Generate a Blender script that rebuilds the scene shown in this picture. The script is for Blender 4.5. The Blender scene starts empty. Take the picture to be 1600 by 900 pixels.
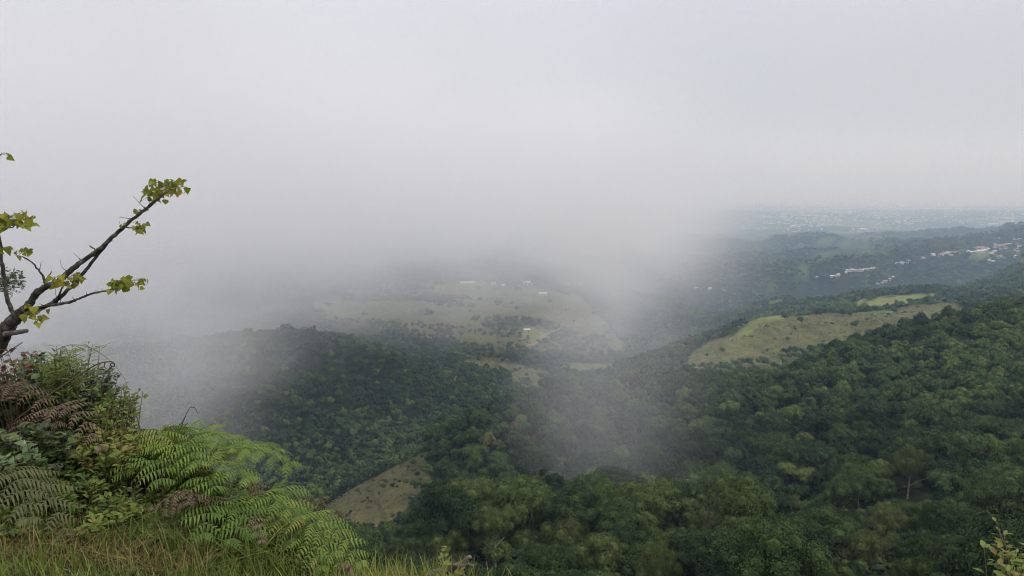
import bpy, math, random
import numpy as np
from mathutils import Vector, Matrix

R = math.radians
scene = bpy.context.scene
COL = scene.collection
rng = np.random.default_rng(11)
random.seed(5)

# ------------------------------------------------------------------ camera
PITCH = 8.1
F = 1232.0                      # focal length in photo pixels (1600 wide)
cam_d = bpy.data.cameras.new("camera")
cam_d.sensor_width = 36.0
cam_d.lens = 36.0 * F / 1600.0
cam_d.clip_start = 0.05
cam_d.clip_end = 90000.0
cam = bpy.data.objects.new("camera", cam_d)
COL.objects.link(cam)
cam.location = (0, 0, 0)
cam.rotation_euler = (R(90 - PITCH), 0, 0)
scene.camera = cam

# ------------------------------------------------------------------ sky, sun, exposure
SUN_EL, SUN_ROT = 46.0, 112.0
world = bpy.data.worlds.new("World")
scene.world = world
world.use_nodes = True
wt = world.node_tree
wt.nodes.clear()
w_out = wt.nodes.new("ShaderNodeOutputWorld")
w_bg = wt.nodes.new("ShaderNodeBackground")
w_bg.inputs["Strength"].default_value = 0.1
w_sky = wt.nodes.new("ShaderNodeTexSky")
w_sky.sky_type = 'NISHITA'
w_sky.sun_disc = False
w_sky.sun_elevation = R(SUN_EL)
w_sky.sun_rotation = R(SUN_ROT)
w_sky.air_density = 1.0
w_sky.dust_density = 3.0
w_tc = wt.nodes.new("ShaderNodeTexCoord")
w_map = wt.nodes.new("ShaderNodeMapping")
w_map.inputs["Scale"].default_value = (1.0, 1.0, 2.2)
w_noise = wt.nodes.new("ShaderNodeTexNoise")
w_noise.inputs["Scale"].default_value = 1.7
w_noise.inputs["Detail"].default_value = 3.0
w_noise.inputs["Roughness"].default_value = 0.45
w_ramp = wt.nodes.new("ShaderNodeValToRGB")
w_ramp.color_ramp.elements[0].position = 0.3
w_ramp.color_ramp.elements[0].color = (5.2, 5.24, 5.82, 1)
w_ramp.color_ramp.elements[1].position = 0.72
w_ramp.color_ramp.elements[1].color = (5.85, 5.88, 6.42, 1)
w_mix = wt.nodes.new("ShaderNodeMixRGB")
w_mix.inputs["Fac"].default_value = 0.93      # share of closed cloud deck over the clear sky
wt.links.new(w_tc.outputs["Generated"], w_map.inputs["Vector"])
wt.links.new(w_map.outputs["Vector"], w_noise.inputs["Vector"])
wt.links.new(w_noise.outputs["Fac"], w_ramp.inputs["Fac"])
wt.links.new(w_sky.outputs["Color"], w_mix.inputs["Color1"])
wt.links.new(w_ramp.outputs["Color"], w_mix.inputs["Color2"])
# overcast sky: the zenith is brighter than the horizon
w_sep = wt.nodes.new("ShaderNodeSeparateXYZ")
w_z = wt.nodes.new("ShaderNodeMapRange")
w_z.inputs["From Min"].default_value = 0.0
w_z.inputs["From Max"].default_value = 1.0
w_z.inputs["To Min"].default_value = 0.99
w_z.inputs["To Max"].default_value = 2.3
w_mul = wt.nodes.new("ShaderNodeMixRGB")
w_mul.blend_type = 'MULTIPLY'
w_mul.inputs["Fac"].default_value = 1.0
wt.links.new(w_tc.outputs["Generated"], w_sep.inputs[0])
wt.links.new(w_sep.outputs[2], w_z.inputs["Value"])
wt.links.new(w_mix.outputs["Color"], w_mul.inputs["Color1"])
wt.links.new(w_z.outputs[0], w_mul.inputs["Color2"])
wt.links.new(w_mul.outputs["Color"], w_bg.inputs["Color"])
wt.links.new(w_bg.outputs["Background"], w_out.inputs["Surface"])

sun_d = bpy.data.lights.new("sun", 'SUN')
sun_d.energy = 1.5
sun_d.angle = R(12)
sun_d.color = (1.0, 0.96, 0.9)
sun = bpy.data.objects.new("sun", sun_d)
COL.objects.link(sun)
sun.rotation_euler = (R(90 - SUN_EL), 0, R(180 - SUN_ROT))

vs = scene.view_settings
vs.view_transform = 'Standard'
vs.look = 'None'
vs.exposure = 0.0
vs.gamma = 1.0
vs.use_curve_mapping = False

scene.render.engine = 'CYCLES'
cy = scene.cycles
cy.max_bounces = 14
cy.diffuse_bounces = 3
cy.glossy_bounces = 1
cy.transmission_bounces = 3
cy.transparent_max_bounces = 8
cy.volume_bounces = 10
cy.caustics_reflective = False
cy.caustics_refractive = False
cy.use_adaptive_sampling = False
cy.adaptive_threshold = 0.01
cy.use_denoising = True
try:
    cy.denoiser = 'OPENIMAGEDENOISE'
    cy.denoising_input_passes = 'RGB_ALBEDO_NORMAL'
    cy.denoising_prefilter = 'FAST'      # keeps leaves crisp in front of the fog
except Exception:
    pass
cy.volume_step_rate = 1.0
cy.volume_max_steps = 256
scene.render.use_persistent_data = False
cy.filter_width = 1.05

# ------------------------------------------------------------------ helpers
SP, CP = math.sin(R(PITCH)), math.cos(R(PITCH))


def px(u, v, Y):
    """world point that stands Y metres ahead and shows at photo pixel (u, v)"""
    xc, yc = (u - 800.0) / F, (450.0 - v) / F
    d = Vector((xc, CP + yc * SP, -SP + yc * CP))
    return d * (Y / d.y)


def proj(x, y, z):
    """photo pixel of world points (arrays)"""
    dep = y * CP - z * SP
    up = y * SP + z * CP
    dep = np.where(dep < 1e-3, 1e-3, dep)
    return 800.0 + F * x / dep, 450.0 - F * up / dep


def tag(o, label=None, cat=None, group=None, kind=None):
    if label:
        o["label"] = label
    if cat:
        o["category"] = cat
    if group:
        o["group"] = group
    if kind:
        o["kind"] = kind
    return o


def link(o, parent=None):
    COL.objects.link(o)
    if parent is not None:
        o.parent = parent
    return o


def empty(name, loc=(0, 0, 0)):
    o = bpy.data.objects.new(name, None)
    o.location = loc
    return link(o)


def mesh_quads(name, V, Q, mats, mat_idx=None, smooth=False, attrs=None):
    """V (n,3), Q (m,4) -> mesh.  Q rows with last == -1 are triangles."""
    me = bpy.data.meshes.new(name)
    V = np.asarray(V, np.float32)
    Q = np.asarray(Q, np.int32)
    me.vertices.add(len(V))
    me.vertices.foreach_set("co", V.ravel())
    if Q.shape[1] == 4 and (Q[:, 3] < 0).any():
        cnt = np.where(Q[:, 3] < 0, 3, 4)
        flat = Q.ravel()
        flat = flat[flat >= 0]
    else:
        cnt = np.full(len(Q), Q.shape[1])
        flat = Q.ravel()
    start = np.concatenate(([0], np.cumsum(cnt)[:-1])).astype(np.int32)
    me.loops.add(len(flat))
    me.loops.foreach_set("vertex_index", flat.astype(np.int32))
    me.polygons.add(len(Q))
    me.polygons.foreach_set("loop_start", start)
    try:
        me.polygons.foreach_set("loop_total", cnt.astype(np.int32))
    except Exception:
        pass
    if mat_idx is not None:
        me.polygons.foreach_set("material_index", np.asarray(mat_idx, np.int32))
    me.polygons.foreach_set("use_smooth", np.full(len(Q), bool(smooth)))
    for m in (mats if isinstance(mats, (list, tuple)) else [mats]):
        me.materials.append(m)
    if attrs:
        for k, (dom, typ, arr) in attrs.items():
            a = me.attributes.new(k, typ, dom)
            if typ == 'FLOAT':
                a.data.foreach_set("value", np.asarray(arr, np.float32).ravel())
            elif typ == 'FLOAT_COLOR':
                a.data.foreach_set("color", np.asarray(arr, np.float32).ravel())
    me.update(calc_edges=True)
    return me


def obj(name, me, parent=None, loc=None):
    o = bpy.data.objects.new(name, me)
    if loc is not None:
        o.location = loc
    return link(o, parent)


class MB:
    """collects pieces, then links them as one mesh object"""
    def __init__(self):
        self.V, self.Q, self.n, self.T = [], [], 0, []

    def add(self, V, Q, t=0.5):
        V = np.asarray(V, float).reshape(-1, 3)
        Q = np.asarray(Q, int)
        if Q.shape[1] == 3:
            Q = np.hstack([Q, np.full((len(Q), 1), -1 - self.n)])
        self.V.append(V)
        self.Q.append(Q + self.n)
        self.T.append(np.full(len(V), t) if np.isscalar(t) else np.asarray(t, float))
        self.n += len(V)

    def tube(self, pts, rad, seg=6, t=0.5, cap=True):
        pts = np.asarray(pts, float)
        n = len(pts)
        rad = np.full(n, rad) if np.isscalar(rad) else np.asarray(rad, float)
        tan = np.gradient(pts, axis=0)
        tan /= np.linalg.norm(tan, axis=1, keepdims=True) + 1e-9
        ref = np.array([0.31, 0.11, 0.94]) if abs(tan[0][2]) < 0.9 else np.array([1.0, 0.1, 0])
        a = np.cross(tan, ref)
        a /= np.linalg.norm(a, axis=1, keepdims=True) + 1e-9
        b = np.cross(tan, a)
        th = np.linspace(0, 2 * np.pi, seg, endpoint=False)
        V = (pts[:, None, :] + rad[:, None, None] * (np.cos(th)[None, :, None] * a[:, None, :] + np.sin(th)[None, :, None] * b[:, None, :])).reshape(-1, 3)
        Q = []
        for i in range(n - 1):
            for j in range(seg):
                k = (j + 1) % seg
                Q.append((i * seg + j, i * seg + k, (i + 1) * seg + k, (i + 1) * seg + j))
        if cap:
            V = np.vstack([V, pts[0], pts[-1]])
            c0, c1 = n * seg, n * seg + 1
            Q2 = []
            for j in range(seg):
                k = (j + 1) % seg
                Q2.append((c0, k, j))
                Q2.append((c1, (n - 1) * seg + j, (n - 1) * seg + k))
            nb = self.n
            self.add(V, np.array(Q), t)
            Q2 = np.array(Q2) + nb
            self.Q.append(np.hstack([Q2, np.full((len(Q2), 1), -1)]))
        else:
            self.add(V, np.array(Q), t)

    def arrays(self):
        V = np.vstack(self.V)
        Q = np.vstack(self.Q)
        Q = np.where(Q < 0, -1, Q)
        return V, Q, np.concatenate(self.T)

    def mesh(self, name, mat, smooth=False):
        V, Q, T = self.arrays()
        return mesh_quads(name, V, Q, mat, smooth=smooth, attrs={"tint": ('POINT', 'FLOAT', T)})

    def build(self, name, mat, parent=None, smooth=False):
        return obj(name, self.mesh(name, mat, smooth), parent)


def catmull(pts, n=8):
    pts = np.asarray(pts, float)
    P = np.vstack([2 * pts[0] - pts[1], pts, 2 * pts[-1] - pts[-2]])
    out = []
    for i in range(1, len(P) - 2):
        for s in np.linspace(0, 1, n, endpoint=False):
            p0, p1, p2, p3 = P[i - 1], P[i], P[i + 1], P[i + 2]
            out.append(0.5 * ((2 * p1) + (-p0 + p2) * s + (2 * p0 - 5 * p1 + 4 * p2 - p3) * s ** 2 + (-p0 + 3 * p1 - 3 * p2 + p3) * s ** 3))
    out.append(pts[-1])
    return np.array(out)


# value noise, numpy
def _hash(ix, iy, seed):
    h = (ix.astype(np.int64) * 374761393 + iy.astype(np.int64) * 668265263 + seed * 982451653) & 0x7FFFFFFF
    h = ((h ^ (h >> 13)) * 1274126177) & 0x7FFFFFFF
    h = h ^ (h >> 16)
    return (h & 0xFFFF) / 65535.0


def vnoise(x, y, seed=0):
    ix, iy = np.floor(x), np.floor(y)
    fx, fy = x - ix, y - iy
    fx = fx * fx * fx * (fx * (fx * 6 - 15) + 10)
    fy = fy * fy * fy * (fy * (fy * 6 - 15) + 10)
    a, b = _hash(ix, iy, seed), _hash(ix + 1, iy, seed)
    c, d = _hash(ix, iy + 1, seed), _hash(ix + 1, iy + 1, seed)
    return (a * (1 - fx) + b * fx) * (1 - fy) + (c * (1 - fx) + d * fx) * fy


def fbm(x, y, lam, octv=4, seed=0, gain=0.5):
    s, a, tot = 0.0, 1.0, 0.0
    ca, sa = math.cos(0.7), math.sin(0.7)
    for o in range(octv):
        s = s + a * (vnoise(x / lam + 17.3 * o, y / lam - 9.1 * o, seed + o) - 0.5)
        tot += a
        a *= gain
        lam = lam / 2.03
        x, y = x * ca - y * sa, x * sa + y * ca
    return 2 * s / tot


def smooth(e0, e1, x):
    t = np.clip((x - e0) / (e1 - e0), 0, 1)
    return t * t * (3 - 2 * t)


def in_poly(u, v, poly):
    r = np.zeros(u.shape, bool)
    n = len(poly)
    for i in range(n):
        x1, y1 = poly[i]
        x2, y2 = poly[(i + 1) % n]
        c = ((y1 > v) != (y2 > v))
        with np.errstate(divide='ignore', invalid='ignore'):
            xi = (x2 - x1) * (v - y1) / (y2 - y1 + 1e-12) + x1
        r ^= c & (u < xi)
    return r


# ------------------------------------------------------------------ materials
def new_mat(name):
    m = bpy.data.materials.new(name)
    m.use_nodes = True
    nt = m.node_tree
    nt.nodes.clear()
    out = nt.nodes.new("ShaderNodeOutputMaterial")
    return m, nt, out


def ramp(nt, stops):
    r = nt.nodes.new("ShaderNodeValToRGB")
    el = r.color_ramp.elements
    while len(el) < len(stops):
        el.new(0.5)
    for e, (p, c) in zip(el, stops):
        e.position = p
        e.color = (*c, 1)
    return r


def leaf_mat(name, stops, source="tint", trans=0.0, rough=0.55, noise_scale=0.5, noise_amt=0.25, spec=0.25):
    """leaf surface: colour along a ramp from a per-plant value plus a little noise"""
    m, nt, out = new_mat(name)
    L = nt.links.new
    bs = nt.nodes.new("ShaderNodeBsdfPrincipled")
    bs.inputs["Roughness"].default_value = rough
    bs.inputs["Specular IOR Level"].default_value = spec
    if source == "tint":
        a = nt.nodes.new("ShaderNodeAttribute")
        a.attribute_name = "tint"
        src = a.outputs["Fac"]
    else:
        a = nt.nodes.new("ShaderNodeObjectInfo")
        src = a.outputs["Random"]
    geo = nt.nodes.new("ShaderNodeNewGeometry")
    nz = nt.nodes.new("ShaderNodeTexNoise")
    nz.inputs["Scale"].default_value = noise_scale
    nz.inputs["Detail"].default_value = 3.0
    L(geo.outputs["Position"], nz.inputs["Vector"])
    mr = nt.nodes.new("ShaderNodeMapRange")
    mr.inputs["From Min"].default_value = 0.25
    mr.inputs["From Max"].default_value = 0.75
    mr.inputs["To Min"].default_value = -noise_amt
    mr.inputs["To Max"].default_value = noise_amt
    L(nz.outputs["Fac"], mr.inputs["Value"])
    ad = nt.nodes.new("ShaderNodeMath")
    ad.operation = 'ADD'
    ad.use_clamp = True
    L(src, ad.inputs[0])
    L(mr.outputs["Result"], ad.inputs[1])
    rp = ramp(nt, stops)
    L(ad.outputs[0], rp.inputs["Fac"])
    L(rp.outputs["Color"], bs.inputs["Base Color"])
    if trans > 0:
        tr = nt.nodes.new("ShaderNodeBsdfTranslucent")
        L(rp.outputs["Color"], tr.inputs["Color"])
        mx = nt.nodes.new("ShaderNodeMixShader")
        mx.inputs["Fac"].default_value = trans
        L(bs.outputs[0], mx.inputs[1])
        L(tr.outputs[0], mx.inputs[2])
        L(mx.outputs[0], out.inputs["Surface"])
    else:
        L(bs.outputs[0], out.inputs["Surface"])
    return m


def rough_mat(name, c1, c2, scale=8.0, rough=0.8, bump=0.0, detail=5.0, c3=None):
    m, nt, out = new_mat(name)
    L = nt.links.new
    bs = nt.nodes.new("ShaderNodeBsdfPrincipled")
    bs.inputs["Roughness"].default_value = rough
    bs.inputs["Specular IOR Level"].default_value = 0.2
    geo = nt.nodes.new("ShaderNodeNewGeometry")
    nz = nt.nodes.new("ShaderNodeTexNoise")
    nz.inputs["Scale"].default_value = scale
    nz.inputs["Detail"].default_value = detail
    L(geo.outputs["Position"], nz.inputs["Vector"])
    st = [(0.32, c1), (0.68, c2)]
    if c3:
        st = [(0.3, c1), (0.52, c2), (0.66, c3)]
    rp = ramp(nt, st)
    L(nz.outputs["Fac"], rp.inputs["Fac"])
    L(rp.outputs["Color"], bs.inputs["Base Color"])
    if bump:
        bp = nt.nodes.new("ShaderNodeBump")
        bp.inputs["Strength"].default_value = bump
        bp.inputs["Distance"].default_value = 0.02
        L(nz.outputs["Fac"], bp.inputs["Height"])
        L(bp.outputs[0], bs.inputs["Normal"])
    L(bs.outputs[0], out.inputs["Surface"])
    return m

# ------------------------------------------------------------------ terrain
# (u, v, distance ahead, canopy height standing on the ground there)
CPTS = [
    # near slope
    (300, 890, 60, 10), (700, 890, 60, 10), (1100, 890, 60, 10), (1500, 890, 60, 9), (0, 880, 60, 8), (1700, 880, 60, 8),
    (500, 850, 100, 10), (700, 845, 100, 10), (900, 842, 100, 10), (1200, 838, 100, 10), (1550, 835, 100, 10), (100, 820, 100, 9),
    (560, 818, 160, 13), (750, 800, 155, 10), (950, 797, 150, 10), (1250, 795, 150, 10), (1550, 785, 150, 10), (200, 760, 160, 9),
    (560, 820, 250, 15), (480, 825, 260, 15), (650, 806, 250, 14), (720, 785, 235, 10), (880, 778, 235, 9), (1100, 762, 220, 9), (1350, 742, 210, 9), (1600, 720, 200, 9),
    # spur: face and crest
    (690, 745, 330, 9), (800, 705, 320, 9), (900, 712, 300, 9), (900, 655, 345, 9), (1050, 680, 300, 9), (1250, 650, 300, 9), (1500, 620, 300, 9), (1650, 600, 300, 9),
    (1050, 620, 370, 9), (1300, 590, 400, 9), (1500, 545, 410, 9), (1650, 510, 410, 9),
    (690, 668, 385, 9), (760, 638, 390, 9), (830, 612, 390, 9), (900, 597, 395, 9), (960, 588, 400, 9), (1050, 582, 420, 9), (1150, 592, 440, 9), (1250, 573, 465, 9),
    (1300, 541, 490, 9), (1400, 511, 510, 9), (1500, 487, 520, 9), (1600, 463, 520, 9), (1750, 430, 520, 9),
    # behind the crest
    (700, 690, 440, 6), (800, 670, 470, 6), (900, 660, 480, 6), (1050, 640, 510, 6), (1200, 630, 560, 6), (1400, 590, 640, 6), (1600, 540, 650, 6),
    # bare slope and gully
    (664, 706, 400, 0), (590, 738, 405, 0), (540, 765, 400, 0), (505, 797, 385, 0), (560, 812, 335, 0), (620, 806, 322, 0), (655, 765, 340, 0),
    (470, 790, 460, 9), (560, 732, 500, 9), (650, 690, 560, 9), (760, 640, 640, 9), (830, 613, 720, 9), (350, 800, 420, 9), (200, 800, 380, 9),
    # left slope
    (350, 690, 520, 9), (500, 680, 580, 9), (620, 640, 650, 9), (250, 640, 520, 9), (420, 610, 620, 9), (560, 590, 690, 9), (700, 590, 780, 9), (120, 600, 520, 9),
    (200, 560, 580, 9), (300, 535, 640, 9), (400, 520, 680, 9), (470, 513, 700, 9), (540, 520, 725, 9), (600, 532, 750, 9), (700, 572, 830, 9), (780, 598, 860, 9), (860, 614, 860, 9), (0, 560, 540, 9), (-200, 540, 540, 9),
    (470, 560, 900, 5), (600, 575, 950, 5), (300, 580, 850, 5), (100, 590, 800, 5),
    # pastures in the middle
    (700, 575, 1030, 0), (745, 560, 1120, 0), (800, 575, 1080, 0), (850, 590, 1020, 0), (920, 575, 1150, 0), (960, 580, 1150, 0),
    (740, 545, 1230, 0), (800, 545, 1250, 0), (660, 520, 1300, 0), (560, 500, 1350, 0), (830, 520, 1400, 0), (920, 525, 1500, 0), (700, 490, 1550, 0), (800, 480, 1700, 0), (600, 465, 1750, 0),
    (860, 458, 1850, 0), (750, 445, 1950, 0), (900, 470, 1850, 0), (500, 470, 1600, 0), (400, 480, 1500, 0),
    (730, 440, 2300, 0), (900, 446, 2500, 0), (600, 435, 2600, 0), (400, 430, 2600, 0), (100, 430, 2500, 0), (800, 415, 3500, 0), (500, 400, 4000, 0), (200, 400, 4000, 0),
    (1000, 550, 1400, 6), (1050, 520, 1700, 6), (1080, 490, 2000, 6), (1000, 480, 2300, 6), (1060, 455, 2700, 6), (980, 440, 3200, 6),
    # grassy ridge on the right
    (1040, 585, 800, 0), (1090, 560, 860, 0), (1130, 530, 930, 0), (1165, 500, 1000, 0), (1225, 490, 1040, 0), (1300, 483, 1060, 0), (1400, 478, 1060, 0), (1490, 475, 1020, 0), (1600, 470, 950, 0),
    (1190, 572, 810, 0), (1260, 552, 830, 0), (1240, 520, 930, 0), (1340, 515, 880, 0), (1420, 500, 880, 0), (1200, 545, 880, 0),
    (1200, 505, 1250, 10), (1330, 502, 1230, 16), (1400, 500, 1230, 16), (1480, 495, 1230, 14),
    (1345, 472, 1350, 0), (1400, 470, 1340, 0), (1460, 464, 1360, 0), (1350, 464, 1500, 0), (1400, 460, 1500, 0), (1460, 455, 1520, 0), (1400, 472, 1700, 10),
    # plantation hill on the right
    (1480, 472, 1560, 5), (1560, 460, 1600, 5), (1500, 442, 1780, 5), (1600, 425, 1800, 5), (1600, 408, 1950, 5), (1540, 425, 1900, 5), (1700, 390, 1900, 5), (1480, 450, 2000, 6),
    # farther hills
    (1200, 470, 1850, 6), (1240, 458, 2000, 6), (1180, 450, 2400, 6), (1280, 470, 1800, 6), (1300, 450, 2300, 6), (1350, 448, 2250, 6), (1420, 446, 2400, 6), (1300, 437, 2800, 6), (1380, 432, 2850, 6),
    (1270, 436, 3050, 5), (1330, 422, 3300, 5), (1400, 406, 3700, 5), (1480, 396, 3850, 5), (1540, 388, 3950, 5), (1595, 376, 4050, 5), (1700, 360, 4100, 5),
    (1460, 412, 3300, 6), (1520, 405, 3300, 6), (1560, 402, 2900, 6), (1600, 395, 3300, 6),
    (1180, 425, 3600, 6), (1250, 408, 4400, 6), (1350, 395, 4800, 6), (1150, 400, 4700, 6), (1300, 378, 5600, 6), (1420, 372, 6200, 6), (1500, 364, 6200, 6), (1600, 352, 6300, 6), (1000, 400, 4800, 6), (1100, 380, 5800, 6),
]
NEAR = [  # world points of the verge round the camera and the drop below it
    (-2, 0.5, -1.65), (0, 0.5, -1.65), (2, 0.5, -1.65), (0, 2.5, -1.85), (-2, 2.5, -1.75), (2, 2.5, -1.95),
    (0.2, 4.3, -2.36), (1.5, 4.0, -2.38), (3, 3.8, -2.42),
    (0, 6, -4.0), (2, 6, -4.6), (4, 6, -4.6), (-1.5, 8, -5.2), (-5, 9, -5.0), (-9, 10, -4.5), (0, 10, -8.2), (5, 10, -8.5),
    (-15, 22, -14), (0, 22, -17), (15, 22, -17), (-25, 40, -27), (0, 40, -31), (27, 40, -31),
]
PLAIN = -600.0
for _u, _v, _Y in ((-200, 650, 6.2), (0, 670, 6.1), (130, 715, 6.0), (250, 775, 5.7), (350, 830, 5.6), (430, 865, 5.4), (520, 905, 5.0), (600, 915, 4.6), (0, 790, 5.0), (150, 830, 4.9), (280, 865, 4.8),
                   (-150, 780, 5.0), (0, 905, 4.1), (200, 905, 4.2), (400, 905, 4.3), (-300, 620, 7.5), (0, 700, 7.2), (250, 830, 7.0), (450, 950, 6.6)):
    NEAR.append(tuple(px(_u, _v, _Y)))
cx, ct = [], []
for u, v, Y, h in CPTS:
    p = px(u, v, Y)
    r = math.hypot(p.x, p.y)
    cx.append((math.atan2(p.x, p.y), math.log(r)))
    ct.append((p.z - h) / r)
for x, y, z in NEAR:
    r = math.hypot(x, y)
    cx.append((math.atan2(x, y), math.log(r)))
    ct.append(z / r)
for a in np.linspace(-0.75, 0.75, 9):
    for r in (8600, 11000, 16000, 24000, 36000):
        cx.append((a, math.log(r)))
        ct.append(PLAIN / r)
cx = np.array(cx)
ct = np.array(ct)
SA, SL = 0.16, 0.22
cx = cx / np.array([SA, SL])


def rbf_fit(X, f):
    d = np.linalg.norm(X[:, None] - X[None], axis=2)
    n = len(X)
    A = np.zeros((n + 3, n + 3))
    A[:n, :n] = d + 0.0 * np.eye(n)
    A[:n, :n] += -0.02 * np.eye(n)
    A[:n, n] = 1
    A[:n, n + 1:] = X
    A[n:, :n] = A[:n, n:].T
    return np.linalg.solve(A, np.concatenate([f, np.zeros(3)]))


W = rbf_fit(cx, ct)


def rbf_eval(a, l):
    q = np.stack([a / SA, l / SL], 1)
    out = np.empty(len(q))
    for i in range(0, len(q), 20000):
        s = q[i:i + 20000]
        d = np.sqrt(((s[:, None, :] - cx[None]) ** 2).sum(2))
        out[i:i + 20000] = d @ W[:-3] + W[-3] + s @ W[-2:]
    return out


# fan grid: columns by bearing, rows by log distance
AZ = np.concatenate([np.linspace(-1.75, -0.70, 40, endpoint=False), np.linspace(-0.70, 0.70, 900), np.linspace(0.70, 1.75, 41)[1:]])
LR = np.concatenate([np.linspace(math.log(0.4), math.log(60), 120, endpoint=False), np.linspace(math.log(60), math.log(9000), 620, endpoint=False), np.linspace(math.log(9000), math.log(42000), 60)])
NA, NL = len(AZ), len(LR)
# smooth base on a coarser grid, then upsample
ca = np.linspace(-0.75, 0.75, 180)
cl = np.linspace(LR[0], LR[-1], 330)
G = rbf_eval(np.repeat(ca, len(cl)), np.tile(cl, len(ca))).reshape(len(ca), len(cl))
for _ in range(2):
    g = np.pad(G, 1, mode='edge')
    G = (g[:-2, 1:-1] + g[2:, 1:-1] + g[1:-1, :-2] + g[1:-1, 2:] + 2 * g[1:-1, 1:-1]) / 6


def bil(Gr, xs, ys, x, y):
    fx = np.clip((x - xs[0]) / (xs[-1] - xs[0]) * (len(xs) - 1), 0, len(xs) - 1.001)
    fy = np.clip((y - ys[0]) / (ys[-1] - ys[0]) * (len(ys) - 1), 0, len(ys) - 1.001)
    i, j = fx.astype(int), fy.astype(int)
    a, b = fx - i, fy - j
    return (Gr[i, j] * (1 - a) + Gr[i + 1, j] * a) * (1 - b) + (Gr[i, j + 1] * (1 - a) + Gr[i + 1, j + 1] * a) * b


def base_z(x, y):
    r = np.hypot(x, y)
    a = np.clip(np.arctan2(x, y), -0.74, 0.74)
    return bil(G, ca, cl, a, np.log(np.maximum(r, 0.41))) * r


def ground_z(x, y):
    x = np.asarray(x, float)
    y = np.asarray(y, float)
    r = np.hypot(x, y)
    z = base_z(x, y)
    z = z + fbm(x, y, 1.3, 3, 3) * 0.08 * smooth(1.5, 3, r)
    z = z + fbm(x, y, 22, 3, 5) * 1.1 * smooth(20, 90, r) * (1 - smooth(3000, 6000, r))
    z = z + fbm(x, y, 110, 4, 8) * 5.0 * smooth(250, 700, r) * (1 - smooth(5000, 8000, r))
    fold = np.abs(fbm(x * 0.8 + y * 0.5, y * 0.8 - x * 0.5, 150, 3, 23))
    z = z - fold * 16 * smooth(680, 850, r) * (1 - smooth(1150, 1400, r)) * smooth(0.15, 0.28, x / np.maximum(y, 1))
    z = z + fbm(x, y, 300, 3, 25) * 20 * smooth(950, 1250, r) * (1 - smooth(2400, 3200, r)) * (1 - smooth(0.12, 0.25, x / np.maximum(y, 1)))
    rid = (0.5 - np.abs(fbm(x, y, 900, 4, 21))) * 2
    z = z + (rid - 0.62) * 210 * smooth(1400, 2600, r) * (1 - smooth(6000, 8500, r))
    rid2 = (0.5 - np.abs(fbm(x, y, 2600, 4, 31))) * 2
    z = z + (rid2 - 0.6) * 60 * smooth(5000, 8000, r) * (1 - smooth(14000, 20000, r))
    return z


# land cover, authored as areas of the hillsides
FOREST, DRY, PASTURE, LIME, EARTH, BROWN, FIELD = 0, 1, 2, 3, 4, 5, 6
AREAS = [  # polygon (photo px), min dist, max dist, cover
    ([(488, 818), (508, 783), (560, 745), (610, 722), (668, 700), (672, 760), (640, 792), (600, 826), (520, 832)], 310, 470, BROWN),
    ([(728, 546), (790, 546), (798, 562), (830, 572), (868, 586), (872, 594), (800, 590), (760, 584), (722, 572)], 980, 1320, DRY),
    ([(682, 576), (700, 578), (755, 606), (738, 614), (695, 606)], 830, 1120, PASTURE),
    ([(795, 590), (850, 596), (860, 612), (805, 608)], 830, 1120, DRY),
    ([(870, 562), (960, 570), (962, 588), (900, 590), (868, 575)], 980, 1350, PASTURE),
    ([(818, 510), (852, 512), (852, 528), (838, 538), (812, 530)], 1250, 1700, LIME),
    ([(850, 505), (960, 520), (985, 556), (900, 560), (850, 540)], 1200, 1700, DRY),
    ([(490, 470), (620, 440), (760, 440), (900, 455), (960, 520), (850, 560), (720, 540), (640, 520), (500, 520)], 1150, 2500, DRY),
    ([(1160, 512), (1168, 484), (1232, 488), (1215, 500), (1150, 530)], 850, 1200, LIME),
    ([(1050, 592), (1090, 545), (1140, 508), (1168, 486), (1232, 486), (1330, 478), (1505, 472), (1505, 490), (1420, 520), (1300, 545), (1250, 575), (1190, 585)], 740, 1180, DRY),
    ([(1332, 481), (1350, 466), (1400, 460), (1464, 456), (1458, 470), (1405, 480)], 1200, 1620, LIME),
    ([(1228, 460), (1262, 458), (1282, 470), (1278, 480), (1245, 480)], 1300, 2300, PASTURE),
    ([(1190, 462), (1215, 462), (1235, 482), (1205, 480)], 1300, 2300, PASTURE),
    ([(1190, 440), (1215, 438), (1215, 456), (1195, 456)], 1800, 3200, PASTURE),
    ([(1440, 434), (1480, 428), (1490, 434), (1450, 444)], 1900, 3200, PASTURE),
    ([(1556, 412), (1610, 402), (1610, 414), (1575, 417)], 1700, 3200, LIME),
    ([(1330, 392), (1420, 390), (1440, 404), (1350, 410)], 3900, 5600, PASTURE),
    ([(1225, 425), (1260, 410), (1270, 425), (1250, 435)], 3000, 5000, PASTURE),
    ([(1500, 395), (1600, 380), (1600, 400), (1530, 408)], 3000, 4300, PASTURE),
]


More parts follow.
